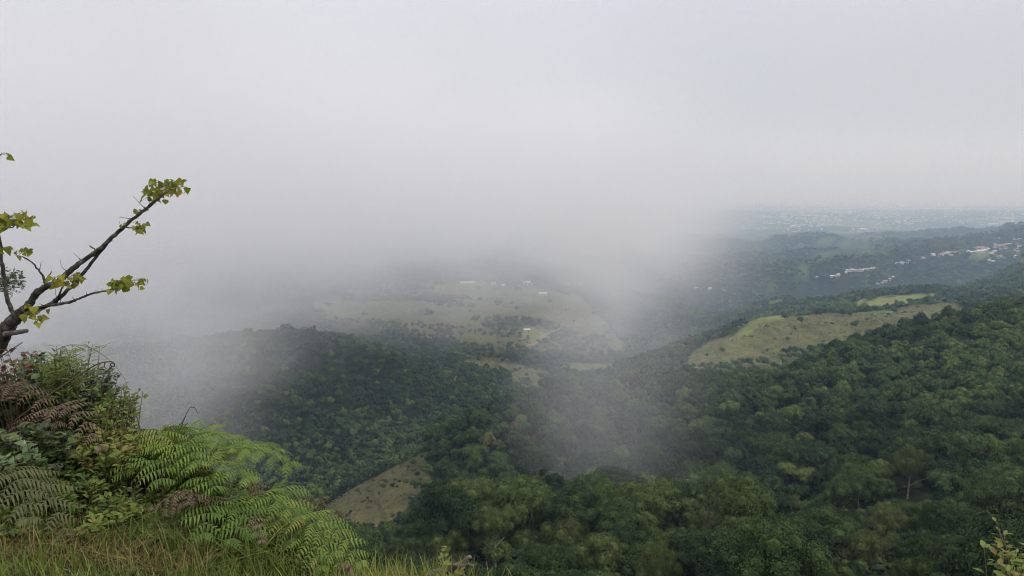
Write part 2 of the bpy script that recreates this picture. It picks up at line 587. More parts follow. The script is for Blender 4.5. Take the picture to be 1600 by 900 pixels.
def cover(x, y, z):
    r = np.hypot(x, y)
    u, v = proj(x, y, z)
    j = fbm(x, y, 40, 3, 55) * 9 * smooth(100, 900, r) + fbm(x, y, 14, 3, 56) * 7
    k = fbm(x, y, 45, 3, 57) * 5 + fbm(x, y, 12, 2, 58) * 6
    c = np.zeros(x.shape, int)
    # patchwork of small fields on the farther hills
    f = fbm(x, y, 420, 3, 77)
    c[(r > 2300) & (r < 7500) & (f > 0.36)] = FIELD
    c[(r > 2300) & (r < 7500) & (f > 0.50)] = PASTURE
    c[(r > 7500) & (fbm(x, y, 900, 4, 78) > 0.12)] = PASTURE
    for poly, r0, r1, cc in reversed(AREAS):
        m = in_poly(u + j, v + k, poly) & (r > r0) & (r < r1)
        c[m] = cc
    # plantation hill stays wooded
    pl = in_poly(u, v, [(1465, 475), (1500, 440), (1600, 405), (1640, 440), (1640, 470)]) & (r > 1450) & (r < 2200) & (c == PASTURE)
    c[pl] = FOREST
    c[(r < 26)] = EARTH
    return c


RR = np.exp(LR)
AA, LL = np.meshgrid(AZ, RR, indexing='ij')
GX, GY = LL * np.sin(AA), LL * np.cos(AA)
GZ = ground_z(GX.ravel(), GY.ravel()).reshape(NA, NL)
GC = cover(GX.ravel(), GY.ravel(), GZ.ravel()).reshape(NA, NL)
COV_COL = np.array([(0.024, 0.030, 0.013), (0.142, 0.142, 0.060), (0.125, 0.145, 0.052), (0.180, 0.200, 0.060), (0.040, 0.034, 0.020), (0.100, 0.094, 0.044), (0.062, 0.084, 0.032)])
cc = COV_COL[GC]
# farther woods without separate trees carry their leaf colour
far = smooth(6000, 8000, LL)[..., None]
cc = np.where((GC == FOREST)[..., None], cc * (1 - far) + np.array([0.035, 0.050, 0.022]) * far, cc)
g = np.pad(cc, ((1, 1), (1, 1), (0, 0)), mode='edge')
cc = (g[:-2, 1:-1] + g[2:, 1:-1] + g[1:-1, :-2] + g[1:-1, 2:] + 2 * g[1:-1, 1:-1]) / 6
var = 1 + 0.22 * fbm(GX.ravel(), GY.ravel(), 60, 4, 91).reshape(NA, NL)[..., None] + 0.25 * fbm(GX.ravel(), GY.ravel(), 1500, 3, 92).reshape(NA, NL)[..., None]
# dry hillsides: green flushes, bare earth and narrow rills running downhill
fx_, fy_ = GX.ravel(), GY.ravel()
dry = ((GC == DRY) | (GC == BROWN))[..., None]
flush = smooth(0.05, 0.5, fbm(fx_, fy_, 95, 4, 101)).reshape(NA, NL)[..., None]
scar = smooth(0.22, 0.6, fbm(fx_, fy_, 26, 4, 102)).reshape(NA, NL)[..., None]
rill = (np.abs(fbm(fx_ * 1.0 + fy_ * 0.35, fy_ * 0.35, 24, 3, 103)) < 0.07).reshape(NA, NL)[..., None]
cc = np.where(dry, cc * (1 - 0.65 * flush) + np.array([0.120, 0.140, 0.050]) * 0.65 * flush, cc)
cc = np.where(dry, cc * (1 - 0.5 * scar) + np.array([0.135, 0.098, 0.058]) * 0.5 * scar, cc)
cc = np.where(dry & rill, cc * 0.72, cc)
cc = np.clip(cc * var, 0.01, 0.6)
idx = np.arange(NA * NL).reshape(NA, NL)
TQ = np.stack([idx[:-1, :-1], idx[1:, :-1], idx[1:, 1:], idx[:-1, 1:]], -1).reshape(-1, 4)

m_ground, nt, out = new_mat("hillside_ground")
L = nt.links.new
bs = nt.nodes.new("ShaderNodeBsdfPrincipled")
bs.inputs["Roughness"].default_value = 0.95
bs.inputs["Specular IOR Level"].default_value = 0.05
at = nt.nodes.new("ShaderNodeAttribute")
at.attribute_name = "cover"
geo = nt.nodes.new("ShaderNodeNewGeometry")
nz = nt.nodes.new("ShaderNodeTexNoise")
nz.inputs["Scale"].default_value = 0.12
nz.inputs["Detail"].default_value = 8.0
nz.inputs["Roughness"].default_value = 0.7
L(geo.outputs["Position"], nz.inputs["Vector"])
rp = ramp(nt, [(0.36, (0.62, 0.66, 0.66)), (0.52, (1.0, 1.0, 1.0)), (0.68, (1.32, 1.22, 1.1))])
L(nz.outputs["Fac"], rp.inputs["Fac"])
mu = nt.nodes.new("ShaderNodeMixRGB")
mu.blend_type = 'MULTIPLY'
mu.inputs["Fac"].default_value = 1.0
L(at.outputs["Color"], mu.inputs["Color1"])
L(rp.outputs["Color"], mu.inputs["Color2"])
L(mu.outputs["Color"], bs.inputs["Base Color"])
bp = nt.nodes.new("ShaderNodeBump")
bp.inputs["Strength"].default_value = 0.6
bp.inputs["Distance"].default_value = 1.2
L(nz.outputs["Fac"], bp.inputs["Height"])
L(bp.outputs[0], bs.inputs["Normal"])
L(bs.outputs[0], out.inputs["Surface"])
me = mesh_quads("terrain", np.stack([GX, GY, GZ], -1).reshape(-1, 3), TQ, m_ground, smooth=True,
                attrs={"cover": ('POINT', 'FLOAT_COLOR', np.concatenate([cc.reshape(-1, 3), np.ones((NA * NL, 1))], 1))})
terrain = tag(obj("terrain", me), kind="structure")

# what hides behind nearer ground: running maximum of slope along each bearing
canopy = np.where(GC == FOREST, 6.0, 0.0) * (LL > 45)
HZ = np.maximum.accumulate((GZ + canopy * 0.7) / LL, axis=1)


def hidden(x, y, ztop, margin=0.004):
    r = np.hypot(x, y)
    a = np.arctan2(x, y)
    i = np.clip(np.searchsorted(AZ, a), 0, NA - 1)
    j = np.clip(np.searchsorted(LR, np.log(r * 0.985)) - 1, 0, NL - 1)
    return ztop / r < HZ[i, j] - margin

# ------------------------------------------------------------------ forest
GREENS = [(0.0, (0.016, 0.031, 0.012)), (0.30, (0.035, 0.063, 0.020)), (0.55, (0.068, 0.107, 0.030)), (0.78, (0.118, 0.155, 0.040)), (0.90, (0.118, 0.146, 0.046)), (1.0, (0.120, 0.090, 0.046))]
m_crown = leaf_mat("tree_leaves", GREENS, "tint", noise_scale=0.9, noise_amt=0.14, rough=0.65, spec=0.10)
m_bark = rough_mat("bark", (0.10, 0.085, 0.065), (0.26, 0.23, 0.19), 3.0, 0.9)


def _ico():
    t = (1 + 5 ** 0.5) / 2
    v = np.array([(-1, t, 0), (1, t, 0), (-1, -t, 0), (1, -t, 0), (0, -1, t), (0, 1, t), (0, -1, -t), (0, 1, -t), (t, 0, -1), (t, 0, 1), (-t, 0, -1), (-t, 0, 1)]) / math.hypot(1, t)
    f = [(0, 11, 5), (0, 5, 1), (0, 1, 7), (0, 7, 10), (0, 10, 11), (1, 5, 9), (5, 11, 4), (11, 10, 2), (10, 7, 6), (7, 1, 8), (3, 9, 4), (3, 4, 2), (3, 2, 6), (3, 6, 8), (3, 8, 9), (4, 9, 5), (2, 4, 11), (6, 2, 10), (8, 6, 7), (9, 8, 1)]
    return v, np.hstack([np.array(f), np.full((20, 1), -1)])


CORE_V, CORE_F = _ico()


def crown_cloud(n_lobe, n_leaf, size, g, dome=0.62, spread=0.60, core=True, lobe_r=(0.26, 0.42), ragged=0.10, flat=0.8, jit=0.28, core_r=0.80):
    """unit crown (radius about 1, standing on z=0): leafy lobes spread over a dome, each covered in leaf-sprays."""
    i = np.arange(n_lobe) + 0.5
    ph = i * 2.39996 + g.uniform(0, 6.28) + g.normal(0, 0.25, n_lobe)
    zz = np.clip(1.0 - 1.12 * i / n_lobe + g.normal(0, 0.06, n_lobe), -0.15, 1.0)
    rr0 = np.sqrt(np.maximum(0, 1 - zz ** 2)) * (1 + g.normal(0, ragged * 1.3, n_lobe))
    cen = np.stack([rr0 * spread * np.cos(ph), rr0 * spread * np.sin(ph), dome * (0.42 + 0.58 * zz) + g.normal(0, ragged * 0.6, n_lobe)], 1)
    lr = g.uniform(*lobe_r, n_lobe)
    cen = np.vstack([cen, [[0, 0, dome * 0.42]]])
    lr = np.append(lr, spread * 0.85)
    per = np.maximum(3, (n_leaf * lr ** 2 / (lr ** 2).sum())).astype(int)
    pts, nrm = [], []
    for c, r_, k in zip(cen, lr, per):
        d = g.normal(0, 1, (k, 3))
        d[:, 2] = d[:, 2] * 0.8 + 0.35
        d /= np.linalg.norm(d, axis=1, keepdims=True)
        rr = r_ * (0.86 + 0.24 * g.random(k) ** 2)[:, None]
        pts.append(c + d * rr * np.array([1, 1, flat]))
        nrm.append(d)
    P, N = np.vstack(pts), np.vstack(nrm)
    N = N + g.normal(0, jit, N.shape) + np.array([0, 0, 0.45])
    N /= np.linalg.norm(N, axis=1, keepdims=True)
    t = np.cross(N, g.normal(0, 1, N.shape))
    t /= np.linalg.norm(t, axis=1, keepdims=True) + 1e-9
    b = np.cross(N, t)
    s = size * g.uniform(0.6, 1.25, (len(P), 1))
    w = s * g.uniform(0.55, 0.95, (len(P), 1))
    dr = -N * s * 0.35
    V = np.stack([P - t * s * 0.5 + dr, P - b * w * 0.5, P + t * s * 0.55 + dr * 0.8, P + b * w * 0.5], 1).reshape(-1, 3)
    n = len(P)
    Q = np.arange(4 * n).reshape(n, 4)
    lv = np.repeat(g.uniform(-1, 1, n), 4)
    if core:       # twiggy, leafy inside of each lobe
        ico_v, ico_f = CORE_V, CORE_F
        for c, r_ in zip(cen, lr):
            o = len(V)
            a = g.uniform(0, 1.5)
            M = np.array([[math.cos(a), -math.sin(a), 0], [math.sin(a), math.cos(a), 0], [0, 0, 0.8]])
            V = np.vstack([V, c + (ico_v * r_ * core_r) @ M.T])
            Q = np.vstack([Q, np.where(ico_f < 0, -1, ico_f + o)])
            lv = np.concatenate([lv, np.full(len(ico_v), -0.6)])
    return V, Q, lv


def merged_forest(name, x, y, z, rad, hgt, tint, variants, mat, label):
    """one object for a far wood that reads as one mass"""
    Vs, Qs, Ts, off = [], [], [], 0
    n = len(x)
    which = rng.integers(0, len(variants), n)
    ang = rng.uniform(0, 2 * np.pi, n)
    for k, (V, Q, lv) in enumerate(variants):
        s = np.where(which == k)[0]
        if not len(s):
            continue
        ca_, sa_ = np.cos(ang[s])[:, None], np.sin(ang[s])[:, None]
        X = (V[None, :, 0] * ca_ - V[None, :, 1] * sa_) * rad[s, None] + x[s, None]
        Y_ = (V[None, :, 0] * sa_ + V[None, :, 1] * ca_) * rad[s, None] + y[s, None]
        Z = V[None, :, 2] * hgt[s, None] + z[s, None]
        Vs.append(np.stack([X, Y_, Z], -1).reshape(-1, 3))
        q = Q[None] + (np.arange(len(s)) * len(V))[:, None, None]
        q = np.where(Q[None] < 0, -1, q + off)
        Qs.append(q.reshape(-1, 4))
        Ts.append((tint[s, None] + 0.07 * lv[None]).ravel())
        off += len(s) * len(V)
    V, Q, T = np.vstack(Vs), np.vstack(Qs), np.concatenate(Ts)
    me = mesh_quads(name, V, Q, mat, attrs={"tint": ('POINT', 'FLOAT', T)})
    o = obj(name, me)
    tag(o, label, "forest", kind="stuff")
    return o


AZLIM = 0.70


def scatter(r0, r1, s):
    xm = r1 * math.sin(AZLIM)
    nx, ny = int(2 * xm / s), int(r1 / s)
    gx, gy = np.meshgrid(np.arange(nx), np.arange(ny))
    x = (gx.ravel() + rng.uniform(0.12, 0.88, nx * ny)) * s - xm
    y = (gy.ravel() + rng.uniform(0.12, 0.88, nx * ny)) * s
    r = np.hypot(x, y)
    m = (r >= r0) & (r < r1) & (np.abs(np.arctan2(x, y)) < AZLIM)
    return x[m], y[m]


def tint_of(x, y, n):
    """stand-level and tree-level leaf colour"""
    t = 0.36 + 0.40 * fbm(x, y, 85, 3, 61) + rng.normal(0, 0.17, n)
    odd = rng.random(n)
    t = np.where(odd < 0.035, rng.uniform(0.72, 0.86, n), t)
    t = np.where(odd > 0.994, rng.uniform(0.93, 1.0, n), t)
    return np.where(odd > 0.994, np.clip(t, 0.02, 1.0), np.where(odd < 0.035, t, np.clip(t, 0.02, 0.72)))


def stand(r0, r1, s, hmin, hmax, rmin, rmax, umargin=130, where=None):
    x, y = scatter(r0, r1, s)
    if where is not None:
        k = where(x, y)
        x, y = x[k], y[k]
    z = ground_z(x, y)
    c = cover(x, y, z)
    r = np.hypot(x, y)
    lone = rng.random(len(x))
    gap = fbm(x, y, 130, 3, 64)
    hedge = (np.abs(fbm(x, y, 380, 2, 66)) < 0.018) & (r > 950)
    # woods; a few scattered trees and thickets on the pastures
    keep = (c == FOREST) | ((c == DRY) & (r > 600) & (lone < np.where((gap > 0.13) | hedge, 0.6, 0.014))) | ((c == PASTURE) & (r > 600) & (lone < np.where((gap > 0.2) | hedge, 0.6, 0.012)))
    bush = (c == BROWN) & (lone < np.where(fbm(x, y, 28, 2, 67) > 0.22, 0.45, 0.03))
    keep = keep | bush
    low = np.where(bush, 0.38, 1.0)[keep]
    x, y, z, r = x[keep], y[keep], z[keep], r[keep]
    n = len(x)
    size = 0.5 + 0.35 * fbm(x, y, 45, 2, 65) + rng.uniform(-0.5, 0.5, n)
    size = np.clip(size, 0, 1)
    emerg = rng.random(n) < 0.035          # a few big trees stand above the canopy
    size = np.where(emerg, 1.25, size)
    hgt = (hmin + (hmax - hmin) * size) * low
    rad = rmin + (rmax - rmin) * np.clip(size + rng.normal(0, 0.25, n), 0, 1.25)
    rad = rad * low * np.where(r < 175, 1.22, 1.0)
    u, v = proj(x, y, z + hgt)
    m = (u > -umargin) & (u < 1600 + umargin) & (v < 960) & ~hidden(x, y, z + hgt)
    return x[m], y[m], z[m], rad[m], hgt[m], tint_of(x[m], y[m], int(m.sum()))

g0 = np.random.default_rng(3)
# --- near band: individual trees
nx_, ny_, nz_, nrad, nh, nt_ = stand(72, 330, 6.6, 6.0, 16.0, 2.6, 5.4)
_u, _v = proj(nx_, ny_, nz_ + nh)
_k = ~((np.hypot(nx_, ny_) < 125) & (_u < 600)) & ~((_u > 478) & (_u < 668) & (_v < np.interp(_u, [478, 560, 610, 640, 668], [806, 814, 806, 792, 770])))
nx_, ny_, nz_, nrad, nh, nt_ = (q_[_k] for q_ in (nx_, ny_, nz_, nrad, nh, nt_))
print("near trees", len(nx_))
order = np.argsort(np.hypot(nx_, ny_) / nrad)
var_near = [crown_cloud(int(g0.integers(10, 17)), 1500, 0.10, g0, ragged=0.12, core_r=0.72) for _ in range(8)]
var_spur = [crown_cloud(int(g0.integers(8, 13)), 640, 0.145, g0, ragged=0.12) for _ in range(8)]
var_mid = [crown_cloud(int(g0.integers(6, 9)), 150, 0.25, g0, ragged=0.16) for _ in range(8)]
var_far = [crown_cloud(int(g0.integers(4, 6)), 30, 0.50, g0) for _ in range(8)]
var_tiny = [crown_cloud(3, 9, 0.8, g0, core=True) for _ in range(6)]


def lift(z, h, k=0.25):
    return z + h * k


def wood(name, S, variants, label):
    x, y, z, rad, h, t = S
    print(name, len(x))
    ch = np.minimum(rad * rng.uniform(1.05, 1.6, len(rad)), h * 0.85)
    return merged_forest(name, x, y, z + h - ch, rad, ch, t, variants, m_crown, label)


def left_hill(x, y):
    return (x < -0.085 * y) & (np.hypot(x, y) > 430)


wood("forest", stand(330, 640, 6.3, 6.0, 15, 2.5, 5.2, where=lambda x, y: ~left_hill(x, y)), var_spur, "dense dark forest covering the upper spur and its long crest on the right")
wood("forest", stand(430, 640, 5.4, 5.5, 11.5, 2.0, 4.1, where=left_hill), var_mid, "fine-grained forest of the misty hill left of the gully")
wood("forest", stand(640, 1400, 6.8, 5.5, 12.0, 2.4, 5.0), var_mid, "hazy forest on the far side of the gully and thickets between the pastures")
wood("forest", stand(1400, 3000, 11.0, 7, 13, 5.0, 9.0), var_far, "small distant woods on the hills behind the grassy ridge")
wood("forest", stand(3000, 7000, 24.0, 9, 18, 10.0, 19.0), var_tiny, "far bluish woods on the hills around the villages")
# scrub and tussocks on the dry slopes
m_tuss = leaf_mat("tussock_leaves", [(0.0, (0.034, 0.050, 0.018)), (0.4, (0.075, 0.078, 0.030)), (0.75, (0.125, 0.108, 0.050)), (1.0, (0.175, 0.150, 0.080))], "tint", noise_scale=0.2, noise_amt=0.2, rough=0.8, spec=0.05)
for (r0_, r1_, s_, lo_, hi_) in ((300, 500, 2.0, 0.25, 0.85), (720, 1250, 4.0, 0.4, 1.3), (950, 2200, 9.0, 0.5, 1.7)):
    tx, ty = scatter(r0_, r1_, s_)
    tz = ground_z(tx, ty)
    tc_ = cover(tx, ty, tz)
    ok = ((tc_ == DRY) | (tc_ == BROWN)) & ~hidden(tx, ty, tz + 1.0, 0.006) & (rng.random(len(tx)) < 0.25 + 0.75 * smooth(-0.2, 0.5, fbm(tx, ty, 18, 3, 111)))
    tx, ty, tz = tx[ok], ty[ok], tz[ok]
    tr_ = rng.uniform(lo_, hi_, len(tx)) * (1 + 1.3 * (rng.random(len(tx)) < 0.04))
    merged_forest("scrub", tx, ty, tz - 0.1, tr_, tr_ * rng.uniform(0.5, 1.0, len(tx)), np.clip(0.55 + 0.35 * fbm(tx, ty, 60, 3, 112) + rng.normal(0, 0.15, len(tx)), 0, 1), var_tiny, m_tuss, "dry grass tussocks and low scrub on the open hillside")["category"] = "scrub"
# ------------------------------------------------------------------ individual trees of the near forest
m_near = leaf_mat("near_tree_leaves", GREENS, "tint", noise_scale=0.8, noise_amt=0.12, rough=0.6, spec=0.12, trans=0.08)
# colour of an individual tree comes from its own object colour
_nt = m_near.node_tree
_oi = _nt.nodes.new("ShaderNodeObjectInfo")
_sp = _nt.nodes.new("ShaderNodeSeparateColor")
_nt.links.new(_oi.outputs["Color"], _sp.inputs[0])
_ad = _nt.nodes.new("ShaderNodeMath")
_ad.operation = 'ADD'
_at = [n for n in _nt.nodes if n.type == 'ATTRIBUTE'][0]
_old = [l for l in _nt.links if l.from_node == _at][0]
_dst = _old.to_socket
_nt.links.remove(_old)
_nt.links.new(_sp.outputs[0], _ad.inputs[0])
_nt.links.new(_at.outputs["Fac"], _ad.inputs[1])
_nt.links.new(_ad.outputs[0], _dst)


def crown_mesh(n_lobe, n_leaf, size, g, **k):
    V, Q, lv = crown_cloud(n_lobe, n_leaf, size, g, **k)
    return mesh_quads("crown", V, Q, m_near, attrs={"tint": ('POINT', 'FLOAT', lv * 0.075)})


def trunk_mesh(g, bare=0.45, limbs=6, lean=0.06, r0=0.020):
    """unit trunk: height 1, limbs spreading into the crown"""
    mb = MB()
    top = np.array([g.normal(0, lean), g.normal(0, lean), 0.86])
    mid = top * 0.5 + np.array([g.normal(0, lean * 0.5), g.normal(0, lean * 0.5), 0])
    c = catmull([(0, 0, -0.12), (0, 0, 0.02), mid, top], 4)
    mb.tube(c, np.linspace(r0 * 1.3, r0 * 0.3, len(c)), 6)
    for i in range(limbs):
        s = bare + (0.8 - bare) * i / max(1, limbs - 1)
        p = c[int(s * (len(c) - 1))]
        a = g.uniform(0, 6.28)
        d = np.array([math.cos(a), math.sin(a), 0.0])
        ln = g.uniform(0.16, 0.28)
        q1 = p + d * ln * 0.5 + np.array([0, 0, ln * 0.45])
        q2 = p + d * ln + np.array([0, 0, ln * 0.7])
        mb.tube(catmull([p, q1, q2], 3), np.linspace(r0 * 0.5, r0 * 0.12, 7), 5)
    return mb.mesh("trunk", m_bark)


KINDS_ = [
    dict(n_lobe=18, n_leaf=6000, size=0.060, dome=0.66, spread=0.62, ragged=0.15, core_r=0.66),
    dict(n_lobe=24, n_leaf=6200, size=0.056, dome=0.72, spread=0.68, lobe_r=(0.20, 0.34), ragged=0.20, core_r=0.6),
    dict(n_lobe=26, n_leaf=6200, size=0.056, dome=0.42, spread=0.78, lobe_r=(0.16, 0.28), ragged=0.20, flat=0.6, core_r=0.6),
    dict(n_lobe=18, n_leaf=6000, size=0.060, dome=0.80, spread=0.60, lobe_r=(0.24, 0.40), ragged=0.15, core_r=0.66),
    dict(n_lobe=36, n_leaf=6400, size=0.052, dome=0.80, spread=0.76, lobe_r=(0.13, 0.24), ragged=0.28, flat=0.55, core_r=0.55),
]
crowns = [[crown_mesh(g=g0, **k) for _ in range(3)] for k in KINDS_]
ZMAX = {m.name: float(np.max(np.array([v.co.z for v in m.vertices]))) for cl_ in crowns for m in cl_}
trunks = [trunk_mesh(g0) for _ in range(5)]
SHAPE = ["rounded", "billowy", "spreading flat-topped", "tall domed", "many-lobed"]
TINT = [(0.0, 0.26, "very dark green"), (0.26, 0.46, "deep green"), (0.46, 0.68, "mid green"), (0.68, 0.86, "light yellowish green"), (0.86, 1.01, "olive brown")]

# hero trees: u, v of the top, height, crown radius, crown base share, kind, tint, label
HEROES = [
    (774, 789, 13.0, 4.2, 0.60, 2, 0.72, "slender light green tree with a long bare pale trunk above the grassy verge"),
    (1425, 682, 18.0, 4.6, 0.34, 4, 0.66, "tall narrow tree with layered yellowish green foliage and a bare lower trunk"),
    (1352, 824, 8.5, 4.2, 0.15, 1, 0.88, "round olive-yellow bushy tree at the bottom of the forest"),
    (1388, 790, 9.0, 4.4, 0.45, 2, 0.80, "low pale green umbrella-shaped tree in front of the tall narrow tree"),
    (890, 792, 11.0, 4.8, 0.25, 0, 0.80, "lime green leafy tree in the middle hollow, lighter than all around it"),
    (935, 828, 9.5, 4.0, 0.25, 3, 0.70, "fresh green rounded tree just in front of the lime green one"),
    (1030, 848, 8.5, 3.6, 0.25, 2, 0.76, "small pale domed tree with whitish green leaf clusters"),
    (1322, 742, 12.0, 5.4, 0.50, 2, 0.58, "wide flat-topped tree with a forked pale trunk showing below its crown"),
    (1236, 772, 9.0, 3.6, 0.35, 1, 0.98, "reddish brown crowned tree among dark green ones"),
    (1545, 738, 15.0, 5.6, 0.50, 2, 0.55, "broad dark tree with a thick brown trunk near the right edge"),
    (1080, 772, 12.0, 5.0, 0.30, 4, 0.74, "large yellowish green tree beside the dry twiggy brown one"),
    (620, 818, 9.0, 4.8, 0.25, 1, 0.50, "bushy olive green tree below the bare brown slope"),
    (700, 822, 9.0, 4.4, 0.25, 1, 0.70, "low bushy tree with yellow-green top left of the pale-trunked tree"),
    (1460, 850, 8.0, 4.6, 0.2, 2, 0.62, "low spreading tree of dense small leaves left of the leafy corner shrub"),
]


def find_y(u, v, h):
    best = None
    for Y in np.linspace(45, 330, 286):
        p = px(u, v, Y)
        e = abs(p.z - float(ground_z(np.array([p.x]), np.array([p.y]))[0]) - h)
        if best is None or e < best[0]:
            best = (e, Y, p)
    return best[1], best[2]


def tree(x, y, z, h, rad, base, kind, tint, label, group, seed, cat="tree"):
    g = random.Random(seed)
    t = empty("broadleaf_tree", (x, y, z))
    t.rotation_euler.z = g.uniform(0, 6.28)
    tag(t, label, cat, group)
    tr = obj("trunk", trunks[g.randrange(len(trunks))], t)
    tr.scale = (h, h, h)
    me = crowns[kind][g.randrange(3)]
    zmax = ZMAX[me.name]
    hz = h * (1 - base) / zmax if base is not None else min(h * 0.85, rad * {0: 1.2, 1: 1.25, 2: 0.85, 3: 1.5, 4: 1.35}[kind]) / zmax
    c = obj("crown", me, t, (0, 0, h - hz * zmax))
    c.scale = (rad, rad, hz)
    c.color = (tint, tint, tint, 1)
    return t


m_pale = rough_mat("pale_bark", (0.20, 0.17, 0.135), (0.36, 0.32, 0.27), 3.0, 0.9)
hero_trunk = trunk_mesh(g0, bare=0.55, limbs=5, lean=0.03, r0=0.017)
hero_trunk.materials[0] = m_pale
hero_boxes = []
for i, (u, v, h, rad, base, kind, tint, label) in enumerate(HEROES):
    Y, p = find_y(u, v, h)
    zg = float(ground_z(np.array([p.x]), np.array([p.y]))[0])
    hh = p.z - zg
    print("hero", label[:30], round(Y), round(hh, 1))
    ht = tree(p.x, p.y, zg, hh, rad, base, kind, min(1, tint + (0.06 if tint < 0.85 else 0)), label, "trees that stand out in the near forest", 900 + i)
    if i in (0, 7, 1):
        tk = [c_ for c_ in ht.children if c_.name.startswith('trunk')][0]
        tk.data = hero_trunk
    pr = rad * F / Y
    vb = v + (hh * (1.0 if i in (0, 1) else 0.7)) * F / Y
    hero_boxes.append((u - pr, u + pr, v, vb, Y))

skip = placed = 0
zones = [(650, "in the hollow below the fern bank"), (1000, "in the middle hollow in front of the wooded spur"), (1300, "on the slope at the centre right"), (9999, "on the slope towards the right edge")]
for n, i in enumerate(order):
    if placed >= 286:
        break
    x, y, z, h, rad, t = nx_[i], ny_[i], nz_[i], nh[i], nrad[i], nt_[i]
    u, vt = proj(np.array([x]), np.array([y]), np.array([z + h]))
    u, vt = float(u[0]), float(vt[0])
    bad = False
    for (u0, u1, v0, v1, Y) in hero_boxes:
        pr = rad * F / y
        if y < Y + 1 and u + pr * 0.6 > u0 and u - pr * 0.6 < u1 and vt < v1 - 6:
            hn = px(u, v1 - 4, y).z - z
            if hn < 4.0:
                bad = True
            elif hn < h:
                rad *= max(0.6, hn / h)
                h = hn
    if bad:
        skip += 1
        continue
    placed += 1
    kind = (n * 7 + int(x * 3)) % 5
    tn = next(w for a, b, w in TINT if a <= t < b)
    zn = next(w for lim, w in zones if u < lim)
    tree(x, y, z, h, rad * (1.12 if kind == 2 else 1.0), None, kind, t, f"{tn} {SHAPE[kind]} tree {zn}", "trees of the near forest", n)
print("skipped for heroes", skip)


def clear_view(S):
    """leave the sight line to the trees that stand out"""
    x, y, z, rad, h, t = S
    u, v = proj(x, y, z + h)
    ok = np.ones(len(x), bool)
    for (u0, u1, v0, v1, Y) in hero_boxes:
        pr = rad * F / y
        ok &= ~((y < Y - 1) & (u + pr * 0.6 > u0) & (u - pr * 0.6 < u1) & (v < v1 - 4))
    return tuple(q[ok] for q in S)


REST = order[n:]
wood("forest", clear_view((nx_[REST], ny_[REST], nz_[REST], nrad[REST], nh[REST], nt_[REST])), var_near, "dense dark green cloud forest on the lower face of the wooded spur")

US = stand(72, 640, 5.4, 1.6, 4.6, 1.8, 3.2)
US = US[:5] + (US[5] * 0.35,)  # leaf tint lowered so the gaps between crowns look shaded
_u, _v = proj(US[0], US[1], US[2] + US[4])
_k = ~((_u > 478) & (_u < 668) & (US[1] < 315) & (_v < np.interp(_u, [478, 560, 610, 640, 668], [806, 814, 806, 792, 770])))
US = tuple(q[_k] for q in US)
wood("undergrowth", clear_view(US), var_mid, "bushes in the gaps of the near forest, gap shade put into their leaf colour")

# dry, leafless trees
m_twig = rough_mat("dry_twigs", (0.16, 0.115, 0.075), (0.27, 0.20, 0.14), 1.5, 0.9)
m_dead = rough_mat("dead_wood", (0.22, 0.20, 0.17), (0.40, 0.37, 0.33), 1.5, 0.9)


def bare_tree(u, v, h, rad, mat, label, twigs, seed, dense):
    g = np.random.default_rng(seed)
    Y, p = find_y(u, v, h)
    zg = float(ground_z(np.array([p.x]), np.array([p.y]))[0])
    h = p.z - zg
    t = empty("leafless_tree", (p.x, p.y, zg))
    tag(t, label, "tree")
    mb = MB()
    trunk = catmull([(0, 0, -0.5), (g.normal(0, .2), g.normal(0, .2), h * 0.4), (g.normal(0, .5), g.normal(0, .5), h * 0.75)], 4)
    mb.tube(trunk, np.linspace(0.26, 0.09, len(trunk)), 6)
    mb.build("trunk", mat, t)
    br = MB()
    for i in range(twigs):
        s = g.uniform(0.35, 1.0)
        a0 = trunk[int(s * (len(trunk) - 1))]
        th = g.uniform(0, 6.28)
        d = np.array([math.cos(th), math.sin(th), g.uniform(0.3, 1.3)])
        ln = rad * g.uniform(0.6, 1.0)
        e = a0 + d / np.linalg.norm(d) * ln
        e[2] = min(e[2], h)
        m = (a0 + e) / 2 + g.normal(0, 0.25, 3)
        c = catmull([a0, m, e], 3)
        br.tube(c, np.linspace(0.09, 0.03, len(c)), 4)
        for k in range(dense):
            q = c[g.integers(2, len(c))]
            dd = g.normal(0, 1, 3) + np.array([0, 0, 0.5])
            f = q + dd / np.linalg.norm(dd) * rad * g.uniform(0.15, 0.4)
            br.tube([q, (q + f) / 2 + g.normal(0, 0.08, 3), f], [0.032, 0.026, 0.015], 3, cap=False)
    br.build("branches", mat, t)
    return t


bare_tree(1122, 795, 9.0, 3.4, m_twig, "dry brown twiggy tree in the near forest, bare of green leaves", 34, 41, 22)
bare_tree(1150, 728, 13.0, 4.2, m_dead, "dead grey tree raising crooked bare branches behind the dry brown one", 12, 43, 4)
bare_tree(1075, 752, 11.0, 3.6, m_dead, "pale leafless tree leaning among the green crowns left of the dead grey tree", 9, 47, 3)
# ------------------------------------------------------------------ foreground bank
gf = np.random.default_rng(77)


def gz(x, y):
    return float(ground_z(np.array([x]), np.array([y]))[0])


def nrmz(a):
    return a / (np.linalg.norm(a, axis=-1, keepdims=True) + 1e-9)


LEAF_T = {  # midrib stations and half widths of a leaf blade (unit length, width factor)
    "lance": ([0, .3, .65, 1.0], [0, .5, .40, 0]),
    "oval": ([0, .28, .62, 1.0], [.05, .5, .46, 0]),
    "heart": ([0, .16, .5, 1.0], [.30, .58, .44, 0]),
}


